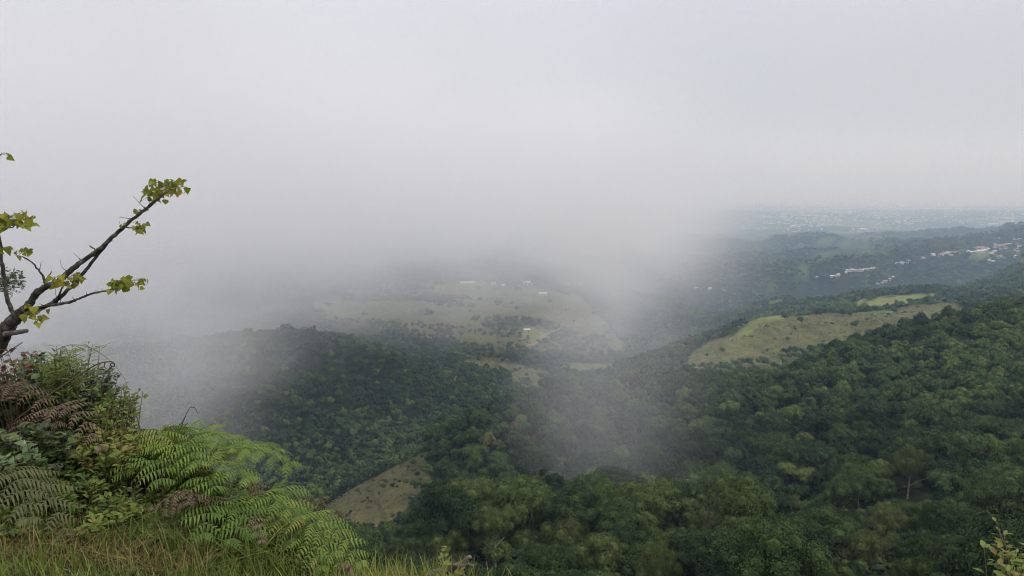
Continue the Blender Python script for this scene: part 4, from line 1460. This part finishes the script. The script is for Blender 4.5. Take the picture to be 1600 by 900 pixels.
stem_thing("dead_fern_stalk", "bare brown fern stalk with a curled tip arching out of the bank", "plant stalk", [
    ("stalk", [(20, 660, 5.2), (70, 622, 5.1), (115, 592, 5.05), (150, 570, 5.0), (172, 565, 5.0), (179, 568, 5.0)], 0.0065, 0.004),
    ("curl", [(179, 568, 5.0), (178, 573, 5.0), (173, 571, 4.98), (174, 567, 4.97), (178, 569, 4.96)], 0.0045, 0.003),
    ("curl", [(176, 572, 5.0), (170, 577, 5.0), (168, 582, 4.99), (172, 584, 4.98), (171, 580, 4.97)], 0.005, 0.003),
    ("curl", [(164, 567, 5.0), (163, 573, 5.0), (167, 576, 4.99)], 0.004, 0.0025)], m_stem)
stem_thing("thin_vine", "thin bare vine curving high over the right shoulder of the bank", "vine", [
    ("stalk", [(85, 548, 5.3), (110, 539, 5.2), (140, 543, 5.15), (168, 560, 5.1), (185, 578, 5.1), (198, 600, 5.1), (193, 620, 5.1)], 0.0022, 0.001)], m_stem)
stem_thing("seed_stalk", "slender dry seed stalk with dark curled tips standing before the big fern", "plant stalk", [
    ("stalk", [(245, 770, 4.9), (262, 720, 4.85), (278, 680, 4.8), (290, 650, 4.8), (297, 636, 4.8)], 0.0045, 0.002),
    ("tip", [(297, 636, 4.8), (304, 637, 4.8), (309, 646, 4.8)], 0.003, 0.0022),
    ("tip", [(290, 650, 4.8), (284, 661, 4.8), (280, 663, 4.8)], 0.003, 0.004),
    ("tip", [(284, 662, 4.8), (290, 664, 4.8), (293, 661, 4.8)], 0.003, 0.004)], m_stem)
stem_thing("seed_stalk", "short rusty stalk beside the hanging fern in front of the bare slope", "plant stalk", [
    ("stalk", [(492, 810, 4.9), (502, 792, 4.9), (510, 779, 4.9)], 0.0025, 0.002),
    ("tip", [(506, 778, 4.9), (510, 779, 4.9), (512, 784, 4.9)], 0.006, 0.005)], m_stem)
stem_thing("grass_stalk", "single thick green stalk standing upright in front of the yellowish shrub", "plant stalk", [
    ("stalk", [(162, 690, 4.9), (168, 650, 4.9), (173, 606, 4.9)], 0.0075, 0.002)], m_gstem)
stem_thing("dry_straw_stalk", "pale bent straw leaning over the vine at the left edge", "plant stalk", [
    ("stalk", [(-10, 745, 4.7), (20, 728, 4.7), (42, 722, 4.7)], 0.004, 0.002)], m_straw)
stem_thing("slanting_twig", "slanting dark twig crossing the withered shrub under the leaning tree", "twig", [
    ("stalk", [(-10, 566, 5.2), (12, 550, 5.15), (35, 535, 5.1)], 0.005, 0.003)], m_trunk)

# ---------------- broken branch and stump on the verge
lg = px(668, 902, 4.35)
lo = empty("broken_branch", tuple(lg))
tag(lo, "grey broken branch with a forked end lying in the verge grass", "branch")


def lp(u, v, Y):
    return np.array(px(u, v, Y)) - np.array(lg)


b = MB()
c = catmull([lp(640, 918, 4.4), lp(680, 897, 4.35), (lp(705, 888, 4.32)), lp(722, 880, 4.3), lp(737, 869, 4.3)], 6)
c = c + gf.normal(0, 0.0025, c.shape)
b.tube(c, np.linspace(0.030, 0.011, len(c)) * (1 + gf.normal(0, 0.08, len(c))), 9)
b.build("limb", m_cut, lo, smooth=True)
b = MB()
c = catmull([lp(716, 885, 4.31), lp(728, 884, 4.27), lp(739, 882, 4.23)], 5)
b.tube(c + gf.normal(0, 0.002, c.shape), np.linspace(0.018, 0.008, len(c)), 8)
b.build("fork", m_cut, lo, smooth=True)

su, sv, sY = 533, 893, 4.45
sp_ = np.array(px(su, sv, sY))
so = empty("rotten_stump", (sp_[0], sp_[1], sp_[2] - 0.12))
tag(so, "small rotten brown stump sticking out of the grass under the hanging fern", "stump")
rings, seg = 9, 22
V = []
for i in range(rings):
    s = i / (rings - 1)
    for j in range(seg):
        th = 2 * math.pi * j / seg
        jag = 0.030 * math.sin(th + 0.9) + 0.012 * math.sin(th * 3 + 2) + 0.010 * math.sin(th * 7) + gf.normal(0, 0.004)
        r_ = (0.085 - 0.02 * s) * (1 + 0.12 * math.sin(3 * th + 4 * s) + 0.06 * math.sin(7 * th)) + gf.normal(0, 0.002)
        V.append((r_ * math.cos(th), r_ * 0.8 * math.sin(th), s * (0.125 + jag)))
for i in range(3):
    rr = (0.75, 0.45, 0.0)[i]
    for j in range(seg):
        th = 2 * math.pi * j / seg
        V.append((0.062 * rr * math.cos(th), 0.05 * rr * math.sin(th), 0.10 - 0.03 * i + gf.normal(0, 0.008)))
Q = [(i * seg + j, i * seg + (j + 1) % seg, (i + 1) * seg + (j + 1) % seg, (i + 1) * seg + j) for i in range(rings + 2) for j in range(seg)]
obj("wood", mesh_quads("stump_wood", V, Q, m_log, smooth=True), so)


# ---------------- grass and straw (nobody could count the blades)
def blades(name, label, x, y, z, h, w, lean, mat, tint, seed):
    g = np.random.default_rng(seed)
    n = len(x)
    th = g.uniform(0, 2 * np.pi, n)
    d = np.stack([np.cos(th), np.sin(th), np.zeros(n)], 1)
    s = np.stack([-np.sin(th), np.cos(th), np.zeros(n)], 1)
    P = np.stack([x, y, z], 1)
    ln = np.abs(g.normal(lean, lean * 0.6, n))[:, None]
    h = h[:, None]
    w = np.broadcast_to(w, (n,))[:, None]
    rows = []
    for q, ww in ((0, 1.0), (0.35, 0.9), (0.7, 0.62), (1.0, 0.08)):
        c_ = P + np.array([0, 0, 1.0]) * h * (q - 0.30 * ln * q * q) + d * h * ln * q * q
        rows += [c_ - s * w * ww * 0.5, c_ + s * w * ww * 0.5]
    V = np.stack(rows, 1).reshape(-1, 3)
    k = np.arange(n)[:, None] * 8
    Q = np.vstack([k + np.array([[a, a + 1, a + 3, a + 2]]) for a in (0, 2, 4)])
    me = mesh_quads(name, V, Q, mat, attrs={"tint": ('POINT', 'FLOAT', np.repeat(tint, 8))})
    o = obj(name, me)
    tag(o, label, "grass", kind="stuff")
    return o


def on_bank(n, u0, u1, Y0, Y1, seed, fade=None):
    g = np.random.default_rng(seed)
    Y = g.uniform(Y0, Y1, n)
    u = g.uniform(u0, u1, n)
    x = (u - 800) / F * Y * 1.07
    if fade is not None:
        keep = g.random(n) < fade(u, Y)
        x, Y, u = x[keep], Y[keep], u[keep]
    cl = vnoise(x * 5, Y * 5, 5) * 0.7 + vnoise(x * 14, Y * 14, 6) * 0.3
    keep = g.random(len(x)) < np.clip(cl * 1.9 - 0.25, 0.03, 1)
    x, Y = x[keep], Y[keep]
    return x, Y, ground_z(x, Y) - 0.01


x, y, z = on_bank(15000, -60, 860, 3.5, 4.75, 5, lambda u, Y: np.clip((720 - u) / 200, 0.03, 1) * np.where((u < 360) & (Y > 4.4), 0.15, np.where(u < 260, 0.55, 1.0)))
blades("grass", "yellow-green verge grass along the bottom edge", x, y, z, gf.uniform(0.05, 0.17, len(x)), gf.uniform(0.004, 0.008, len(x)), 0.45, m_grass, np.clip(gf.normal(0.36, 0.2, len(x)) + 0.14 * smooth(-1.6, -0.9, x), 0, 1), 6)
x, y, z = on_bank(1000, 560, 800, 3.8, 4.6, 15, lambda u, Y: np.exp(-((u - 640) / 70) ** 2) + 0.06)
blades("grass", "taller yellow grass tuft beside the broken branch", x, y, z, gf.uniform(0.12, 0.27, len(x)), gf.uniform(0.004, 0.008, len(x)), 0.35, m_grass, np.clip(gf.normal(0.68, 0.18, len(x)), 0, 1), 16)
x, y, z = on_bank(7500, -80, 520, 4.4, 6.4, 7)
blades("grass", "long green grass growing through the bank's shrubs", x, y, z, gf.uniform(0.10, 0.36, len(x)), gf.uniform(0.004, 0.010, len(x)), 0.7, m_grass, np.clip(gf.normal(0.25, 0.2, len(x)), 0, 1), 8)
x, y, z = on_bank(2900, -80, 330, 4.15, 5.5, 9)
blades("dry_grass", "dry straw-coloured grass tangled at the foot of the bank", x, y, z, gf.uniform(0.08, 0.28, len(x)), gf.uniform(0.003, 0.006, len(x)), 0.9, m_straw, np.clip(gf.normal(0.45, 0.25, len(x)), 0, 1), 10)
x, y, z = on_bank(260, 1150, 1620, 3.4, 4.2, 11)
blades("grass", "a few lone grass blades at the right of the verge", x, y, z, gf.uniform(0.08, 0.24, len(x)), gf.uniform(0.004, 0.007, len(x)), 0.3, m_grass, np.clip(gf.normal(0.5, 0.2, len(x)), 0, 1), 12)
# ------------------------------------------------------------------ far houses, village, city, track
def plain_mat(name, c, rough=0.7):
    m, nt, out = new_mat(name)
    b_ = nt.nodes.new("ShaderNodeBsdfPrincipled")
    b_.inputs["Roughness"].default_value = rough
    geo = nt.nodes.new("ShaderNodeNewGeometry")
    nz = nt.nodes.new("ShaderNodeTexNoise")
    nz.inputs["Scale"].default_value = 0.4
    nt.links.new(geo.outputs["Position"], nz.inputs["Vector"])
    r_ = ramp(nt, [(0.3, tuple(q * 0.8 for q in c)), (0.7, c)])
    nt.links.new(nz.outputs["Fac"], r_.inputs["Fac"])
    nt.links.new(r_.outputs["Color"], b_.inputs["Base Color"])
    nt.links.new(b_.outputs[0], out.inputs["Surface"])
    return m


m_wall = plain_mat("pale_render_wall", (0.62, 0.60, 0.55))
m_white = plain_mat("white_metal_roof", (0.66, 0.68, 0.70), 0.4)
m_red = plain_mat("red_painted_roof", (0.44, 0.15, 0.11))
m_rust = plain_mat("faded_rust_roof", (0.48, 0.30, 0.22))
m_dark_op = plain_mat("dark_openings", (0.04, 0.045, 0.05), 0.3)
ROOFS = {"white": m_white, "red": m_red, "rust": m_rust}


def hit(u, v, Y0, Y1, n=900):
    """where the sight line of a photo pixel meets the ground between two distances"""
    Ys = np.exp(np.linspace(math.log(Y0), math.log(Y1), n))
    d = px(u, v, 1.0)
    x, y, z = d.x * Ys, Ys, d.z * Ys
    g = ground_z(x, y)
    below = np.where(z <= g)[0]
    k = below[0] if len(below) else int(np.argmin(z - g))
    return float(x[k]), float(y[k]), float(g[k])


def wall_mesh(w, d, h):
    V = [(-w, -d, -3), (w, -d, -3), (w, d, -3), (-w, d, -3), (-w, -d, h), (w, -d, h), (w, d, h), (-w, d, h), (-w, 0, h * 1.6), (w, 0, h * 1.6)]
    Q = [(0, 1, 5, 4), (1, 2, 6, 5), (2, 3, 7, 6), (3, 0, 4, 7), (4, 8, 7, -1), (5, 6, 9, -1)]
    mi = [0] * 6
    nw = max(2, int(w / 2.2))
    for i in range(nw):                       # window and door openings a little proud of the wall
        x = -w + 2 * w * (i + 0.5) / nw
        hw = w / nw * 0.45
        lo = 0.0 if i == nw // 2 else h * 0.35
        k = len(V)
        V += [(x - hw, -d - 0.03, lo), (x + hw, -d - 0.03, lo), (x + hw, -d - 0.03, h * 0.8), (x - hw, -d - 0.03, h * 0.8)]
        Q.append((k, k + 1, k + 2, k + 3))
        mi.append(1)
    return V, Q, mi


def roof_mesh(w, d, h):
    e, t = 0.7, 0.25
    z0, z1 = h - 0.25, h * 1.6 + 0.15
    V = []
    for zz in (0, t):
        V += [(-w - e, -d - e, z0 + zz), (w + e, -d - e, z0 + zz), (w + e, 0, z1 + zz), (-w - e, 0, z1 + zz), (w + e, d + e, z0 + zz), (-w - e, d + e, z0 + zz)]
    Q = [(6, 7, 8, 9), (9, 8, 10, 11), (1, 0, 3, 2), (2, 3, 5, 4), (0, 1, 7, 6), (4, 5, 11, 10), (1, 2, 8, 7), (2, 4, 10, 8), (3, 0, 6, 9), (5, 3, 9, 11)]
    return V, Q


def house(u, v, Y0, Y1, w, d, h, roof, label, group=None, rz=None, cat="house", name="house"):
    x, y, z = hit(u, v, Y0, Y1)
    r = empty(name, (x, y, z))
    r.rotation_euler.z = random.uniform(-0.5, 0.5) if rz is None else rz
    tag(r, label, cat, group)
    w, d = w * 0.78, d * 0.85
    V, Q, mi = wall_mesh(w, d, h)
    obj("wall", mesh_quads("wall", V, Q, [m_wall, m_dark_op], mi), r)
    V, Q = roof_mesh(w, d, h)
    obj("roof", mesh_quads("roof", V, Q, ROOFS[roof]), r)
    return r


house(848, 461, 1400, 2600, 12, 7, 4, "white", "white-roofed house alone at the top of the misty pasture hill", rz=0.1)
house(823, 443.5, 1700, 3200, 11, 7, 4, "white", "white house in the mist behind the pasture hill, beside a smaller one", rz=0.3)
house(828, 446.5, 1700, 3200, 7, 5, 3.5, "white", "small pale house just below the white house behind the pasture hill", rz=-0.2)
house(885, 446.5, 1700, 3400, 9, 6, 4, "white", "pale house at the right of the misty hilltop, left one of two", rz=0.0)
house(903, 446, 1700, 3400, 10, 6, 4, "white", "pale house half lost in the fog edge, right one of two", rz=0.4)
house(730, 443.5, 1700, 3000, 22, 6, 3.5, "white", "long pale farm shed at the far edge of the misty pasture", cat="shed", name="farm_shed", rz=0.02)
house(771, 445, 1700, 3000, 7, 5, 3.5, "rust", "small dull farm building right of the long pale shed", cat="shed", name="farm_shed")
house(786, 447, 1700, 3000, 6, 4, 3, "white", "tiny pale hut between the long shed and the white house", cat="hut", name="hut")
house(787, 410, 2500, 6000, 14, 8, 5, "white", "far white building barely showing through the fog, upper of two", cat="building", name="building")
house(789, 413.5, 2500, 6000, 16, 8, 4, "white", "far white building barely showing through the fog, lower of two", cat="building", name="building")
house(823, 518, 1000, 1900, 7, 4.5, 3.2, "white", "small farmhouse on the bright green patch beside the dirt track", rz=0.2)
house(957, 569, 900, 1700, 7, 5, 3.5, "white", "little white house at the lower end of the pale field by the wooded spur", rz=-0.2)
house(844, 524, 1000, 1900, 3.5, 2.5, 2.5, "rust", "small rust-roofed hut by the bend of the dirt track", cat="hut", name="hut", rz=0.5)
house(1088, 451, 1800, 4500, 9, 6, 4, "white", "small white house at the fog edge, leftmost of a row of three", rz=0.2)
house(1109, 452.5, 1800, 4500, 8, 6, 4, "white", "small white house at the fog edge, middle of a row of three", rz=0.0)
house(1131, 453, 1800, 4500, 8, 6, 4, "white", "small white house at the fog edge, rightmost of a row of three", rz=-0.2)
house(1275, 434.5, 1900, 4200, 12, 7, 4.5, "white", "white house on the wooded ridge left of the roadside row of houses", rz=0.2)
house(1301, 433, 1900, 4200, 10, 7, 4.5, "white", "twin-looking white house beside a tall tree on the wooded ridge", rz=-0.3)
house(1309, 431.5, 1900, 4200, 9, 6, 6, "white", "narrow taller white house next to the ridge house", rz=0.5)
for i in range(13):
    t_ = i / 12
    house(1321 + 46 * t_ + random.uniform(-2, 2), 425.5 - 5 * t_ + random.uniform(-1, 1), 1900, 5000, random.uniform(6, 11), 5, 3.8, random.choice(["rust", "white", "rust"]),
          "small house in the roadside row along the wooded ridge", "houses in the roadside row on the ridge")
for i, (u, v, w, rf) in enumerate([(1372, 444.5, 10, "white"), (1377, 442.5, 11, "white"), (1383, 440.5, 9, "rust"), (1389, 437.5, 8, "white"), (1394, 434.5, 7, "white")]):
    house(u, v, 1700, 4200, w, 6, 4, rf, "pale house in the short slanting row below the ridge road", "houses of the slanting row")
for i, (u, v, w, rf) in enumerate([(1403, 413, 11, "white"), (1409, 412, 9, "white"), (1415, 411, 12, "rust"), (1419, 409, 8, "white"), (1442, 404, 9, "rust")]):
    house(u, v, 2600, 6000, w, 7, 4.5, rf, "house between the ridge row and the red-roofed village", "houses on the way to the village")
house(1532, 389.5, 3000, 6500, 42, 16, 7, "red", "large red-roofed building, the biggest of the hilltop village", cat="building", name="building", rz=0.35)
house(1531, 394.5, 3000, 6500, 22, 10, 6, "white", "large white building in front of the big red-roofed one", cat="building", name="building", rz=0.05)
house(1506, 395.5, 3000, 6500, 15, 9, 6, "white", "white village building left of the big red-roofed one", cat="building", name="building", rz=0.0)
house(1495, 396, 3000, 6500, 17, 8, 5, "red", "smaller red-roofed building in the middle of the village strip", cat="building", name="building", rz=0.05)
house(1570, 385, 3000, 7000, 34, 12, 6, "red", "long reddish building at the right of the village near the road", cat="building", name="building", rz=-0.2)
for i in range(26):
    t_ = i / 25
    house(1458 + 90 * t_ + random.uniform(-3, 3), 398.5 - 8 * t_ + random.uniform(-1.5, 2.5), 3000, 6500, random.uniform(7, 14), random.uniform(5, 8), 4.5, random.choice(["rust", "white", "white", "red"]),
          "small house in the strip of the hilltop village", "houses of the village strip")
for i in range(26):
    house(random.uniform(1548, 1604), random.uniform(373, 403), 2800, 7000, random.uniform(7, 14), random.uniform(5, 9), 4.5, random.choice(["rust", "white", "rust", "white", "red"]),
          "house scattered on the slope right of the village", "houses scattered at the right of the village")
for u, v in [(1546, 407), (1551, 409), (1564, 405.5), (1548, 411)]:
    house(u, v, 2300, 6000, 9, 6, 4, "white", "pale house standing by itself below the village", "houses below the village")

# the city on the plain: thousands of roofs that read as one mass
gc = np.random.default_rng(19)
cl_u, cl_v, cl_s, cl_n = [], [], [], []
CLUST = [(1215, 336, 50, 6, 120), (1290, 342, 45, 5, 130), (1350, 360, 25, 3, 60), (1310, 330, 80, 5, 150), (1460, 322, 60, 5, 170), (1490, 330, 40, 3, 80), (1520, 345, 30, 3, 60), (1570, 338, 40, 6, 110), (1400, 348, 60, 6, 110), (1560, 352, 40, 6, 80),
         (1240, 357, 40, 5, 70), (1430, 336, 90, 8, 170), (1250, 345, 60, 8, 130), (1180, 350, 40, 8, 60), (1520, 312, 90, 5, 140), (1340, 320, 100, 6, 120)]
V_, Q_, M_ = [], [], []
k = 0
for (u0, v0, su_, sv_, n_) in CLUST:
    for i in range(n_):
        u, v = u0 + gc.normal(0, su_ * 0.5), v0 + gc.normal(0, sv_ * 0.6)
        if v < 303 or gc.random() < 0.5:
            continue
        d = px(u, v, 1.0)
        Y = PLAIN / d.z
        if Y < 7600 or Y > 30000:
            continue
        x, y = d.x * Y, Y
        z = float(ground_z(np.array([x]), np.array([y]))[0])
        s = Y / 9000.0
        w = gc.uniform(5, 13) * s * (1 + 2.0 * (gc.random() < 0.07))
        dd = w * gc.uniform(0.5, 1.0)
        h = gc.uniform(4, 9) * s
        a = gc.uniform(0, 3.14)
        c_, s_ = math.cos(a), math.sin(a)
        for zz in (-20, h):
            for (px_, py_) in ((-w, -dd), (w, -dd), (w, dd), (-w, dd)):
                V_.append((x + px_ * c_ - py_ * s_, y + px_ * s_ + py_ * c_, z + zz))
        V_ += [(x - w * c_, y - w * s_, z + h * 1.35), (x + w * c_, y + w * s_, z + h * 1.35)]
        Q_ += [(k, k + 1, k + 5, k + 4), (k + 1, k + 2, k + 6, k + 5), (k + 2, k + 3, k + 7, k + 6), (k + 3, k, k + 4, k + 7), (k + 4, k + 5, k + 9, k + 8), (k + 6, k + 7, k + 8, k + 9), (k + 5, k + 6, k + 9, -1), (k + 7, k + 4, k + 8, -1)]
        rm = int(gc.choice([1, 1, 1, 2, 3]))
        M_ += [0, 0, 0, 0, rm, rm, rm, rm]
        k += 10
city = obj("city", mesh_quads("city", V_, Q_, [m_wall, plain_mat("bright_city_roof", (0.88, 0.89, 0.90), 0.4), m_rust, m_red], M_))
tag(city, "hazy far city spread over the valley plain", "city", kind="stuff")

# dirt track on the misty pasture
TRK = [(806, 541), (822, 541), (836, 537), (843, 531), (848, 525), (858, 520), (874, 515), (890, 510), (906, 507)]
pp = np.array([hit(u, v, 1000, 2200) for u, v in TRK])
pc = catmull(pp, 6)
tg_ = np.gradient(pc[:, :2], axis=0)
nn_ = np.stack([-tg_[:, 1], tg_[:, 0]], 1)
nn_ /= np.linalg.norm(nn_, axis=1, keepdims=True)
V_ = []
for o_ in (-3.0, 0, 3.0):
    q = pc[:, :2] + nn_ * o_
    V_.append(np.column_stack([q, ground_z(q[:, 0], q[:, 1]) + 0.35]))
n_ = len(pc)
V_ = np.vstack(V_)
Q_ = [(a * n_ + i, a * n_ + i + 1, (a + 1) * n_ + i + 1, (a + 1) * n_ + i) for a in (0, 1) for i in range(n_ - 1)]
m_track = rough_mat("pale_dirt", (0.20, 0.17, 0.12), (0.30, 0.26, 0.19), 0.3, 0.95)
tag(obj("path", mesh_quads("path", V_, Q_, m_track, smooth=True)), kind="structure")
# ------------------------------------------------------------------ air
def box_mesh(name, lo, hi, mat):
    x0, y0, z0 = lo
    x1, y1, z1 = hi
    V = [(x0, y0, z0), (x1, y0, z0), (x1, y1, z0), (x0, y1, z0), (x0, y0, z1), (x1, y0, z1), (x1, y1, z1), (x0, y1, z1)]
    Q = [(0, 3, 2, 1), (4, 5, 6, 7), (0, 1, 5, 4), (1, 2, 6, 5), (2, 3, 7, 6), (3, 0, 4, 7)]
    return mesh_quads(name, V, Q, mat)


class Expr:
    """tiny builder for math nodes"""
    def __init__(self, nt):
        self.nt = nt

    def m(self, op, a, b=None, c=None, clamp=False):
        n = self.nt.nodes.new("ShaderNodeMath")
        n.operation = op
        n.use_clamp = clamp
        for i, s in enumerate((a, b, c)):
            if s is None:
                continue
            if isinstance(s, (int, float)):
                n.inputs[i].default_value = s
            else:
                self.nt.links.new(s, n.inputs[i])
        return n.outputs[0]

    def ss(self, e0, e1, x):
        n = self.nt.nodes.new("ShaderNodeMapRange")
        n.interpolation_type = 'SMOOTHSTEP'
        if e0 < e1:
            a, b, lo, hi = e0, e1, 0.0, 1.0
        else:
            a, b, lo, hi = e1, e0, 1.0, 0.0
        n.inputs["From Min"].default_value = a
        n.inputs["From Max"].default_value = b
        n.inputs["To Min"].default_value = lo
        n.inputs["To Max"].default_value = hi
        if isinstance(x, (int, float)):
            n.inputs["Value"].default_value = x
        else:
            self.nt.links.new(x, n.inputs["Value"])
        return n.outputs["Result"]


HAZE_DENS = 1 / 8500.0
m_haze, nt, out = new_mat("haze_air")
pv = nt.nodes.new("ShaderNodeVolumePrincipled")
pv.inputs["Color"].default_value = (0.58, 0.78, 1.0, 1)      # blue light scatters most; nothing is absorbed
pv.inputs["Absorption Color"].default_value = (1, 1, 1, 1)
pv.inputs["Density"].default_value = HAZE_DENS
pv.inputs["Anisotropy"].default_value = 0.0
nt.links.new(pv.outputs[0], out.inputs["Volume"])
haze = obj("haze", box_mesh("haze", (-44000, -400, -760), (44000, 44000, 1100), m_haze))
tag(haze, kind="stuff")

m_fog, nt, out = new_mat("fog_bank")
L = nt.links.new
E = Expr(nt)
pv = nt.nodes.new("ShaderNodeVolumePrincipled")
pv.inputs["Color"].default_value = (0.990, 0.992, 1.0, 1)
pv.inputs["Anisotropy"].default_value = 0.0
tc = nt.nodes.new("ShaderNodeTexCoord")
sx = nt.nodes.new("ShaderNodeSeparateXYZ")
L(tc.outputs["Object"], sx.inputs[0])
X, Y, Z = sx.outputs
mp = nt.nodes.new("ShaderNodeMapping")
mp.inputs["Scale"].default_value = (1 / 420.0, 1 / 420.0, 1 / 190.0)
L(tc.outputs["Object"], mp.inputs["Vector"])
nz = nt.nodes.new("ShaderNodeTexNoise")
nz.inputs["Scale"].default_value = 1.0
nz.inputs["Detail"].default_value = 5.0
nz.inputs["Roughness"].default_value = 0.62
nz.inputs["Distortion"].default_value = 0.5
L(mp.outputs[0], nz.inputs["Vector"])
N = E.m('SUBTRACT', nz.outputs["Fac"], 0.5)           # about -0.25 .. 0.25
mp2 = nt.nodes.new("ShaderNodeMapping")
mp2.inputs["Scale"].default_value = (1 / 130.0, 1 / 130.0, 1 / 75.0)
mp2.inputs["Rotation"].default_value = (0.3, 0.5, 0.4)
L(tc.outputs["Object"], mp2.inputs["Vector"])
nz2 = nt.nodes.new("ShaderNodeTexNoise")
nz2.inputs["Detail"].default_value = 3.0
nz2.inputs["Scale"].default_value = 1.0
nz2.inputs["Roughness"].default_value = 0.6
nz2.inputs["Distortion"].default_value = 0.8
L(mp2.outputs[0], nz2.inputs["Vector"])
N2 = E.m('SUBTRACT', nz2.outputs["Fac"], 0.5)          # shreds and wisps
q = E.m('DIVIDE', X, E.m('MAXIMUM', Y, 50.0))          # bearing of the point
q = E.m('ADD', q, E.m('MULTIPLY', N, 0.24))
q = E.m('ADD', q, E.m('MULTIPLY', N2, 0.10))
right = E.m('POWER', E.ss(0.42, 0.06, q), 2.2)
# underside of the bank: low over the left mountainside, higher over the middle, low again in the valley behind the spur
base = E.m('ADD', -152.0, E.m('MULTIPLY', E.ss(-0.42, -0.05, q), 18.0))
base = E.m('ADD', base, E.m('MULTIPLY', E.ss(0.0, 0.17, q), -130.0))
h = E.m('SUBTRACT', Z, base)
h = E.m('ADD', h, E.m('MULTIPLY', N, 190.0))
h = E.m('ADD', h, E.m('MULTIPLY', N2, 130.0))
low = E.ss(-45.0, 70.0, h)
near = E.m('ADD', Y, E.m('MULTIPLY', N, 320.0))
near = E.m('SUBTRACT', near, E.m('MULTIPLY', E.ss(-0.44, -0.10, q), 230.0))
near = E.m('SUBTRACT', near, E.m('MULTIPLY', E.ss(-0.04, 0.10, q), 260.0))
near = E.m('ADD', near, E.m('MULTIPLY', E.ss(-0.14, -0.50, q), 130.0))
start = E.ss(310.0, 620.0, near)
top = E.ss(330.0, -60.0, Z)
den = E.m('MULTIPLY', E.m('MULTIPLY', right, low), E.m('MULTIPLY', start, top))
den = E.m('MULTIPLY', den, E.ss(-0.23, 0.11, N))
den = E.m('MULTIPLY', den, E.m('ADD', 1.0, E.m('MULTIPLY', E.ss(0.0, -0.42, q), 0.5)))
den = E.m('MULTIPLY', den, 1 / 260.0)
# a thin wisp that has drifted in front of the spur
wc = px(955, 612, 272)
mw = nt.nodes.new("ShaderNodeMapping")
mw.vector_type = 'TEXTURE'
mw.inputs["Location"].default_value = wc
mw.inputs["Rotation"].default_value = (0, R(32), 0)
mw.inputs["Scale"].default_value = (36.0, 95.0, 66.0)
L(tc.outputs["Object"], mw.inputs["Vector"])
ln = nt.nodes.new("ShaderNodeVectorMath")
ln.operation = 'LENGTH'
L(mw.outputs[0], ln.inputs[0])
wd = E.ss(1.05, 0.1, E.m('ADD', ln.outputs["Value"], E.m('ADD', E.m('MULTIPLY', N, 1.2), E.m('MULTIPLY', N2, 1.6))))
den = E.m('ADD', den, E.m('MULTIPLY', wd, 0.0028))
L(den, pv.inputs["Density"])
L(pv.outputs[0], out.inputs["Volume"])
m_fog.cycles.volume_step_rate = 0.8
fog = obj("fog_bank", box_mesh("fog_bank", (-3200, 140, -345), (1500, 3600, 420), m_fog))
tag(fog, "pale grey fog bank hiding the mountainside", "fog", kind="stuff")

# cloud resting on the plain at the horizon
m_ff, nt, out = new_mat("far_fog")
pv = nt.nodes.new("ShaderNodeVolumePrincipled")
pv.inputs["Color"].default_value = (0.97, 0.98, 1.0, 1)
tc = nt.nodes.new("ShaderNodeTexCoord")
sx = nt.nodes.new("ShaderNodeSeparateXYZ")
nt.links.new(tc.outputs["Object"], sx.inputs[0])
E = Expr(nt)
nt.links.new(E.m('MULTIPLY', E.ss(1050.0, -350.0, sx.outputs[2]), 1 / 4200.0), pv.inputs["Density"])
m_ff.cycles.volume_step_rate = 14.0
nt.links.new(pv.outputs[0], out.inputs["Volume"])
far_fog = obj("far_fog", box_mesh("far_fog", (-43000, 12500, -700), (43000, 43000, 1060), m_ff))
tag(far_fog, "pale cloud resting on the plain at the horizon", "fog", kind="stuff")
for m_ in (m_haze, m_fog, m_ff):
    m_.cycles.volume_sampling = 'DISTANCE'
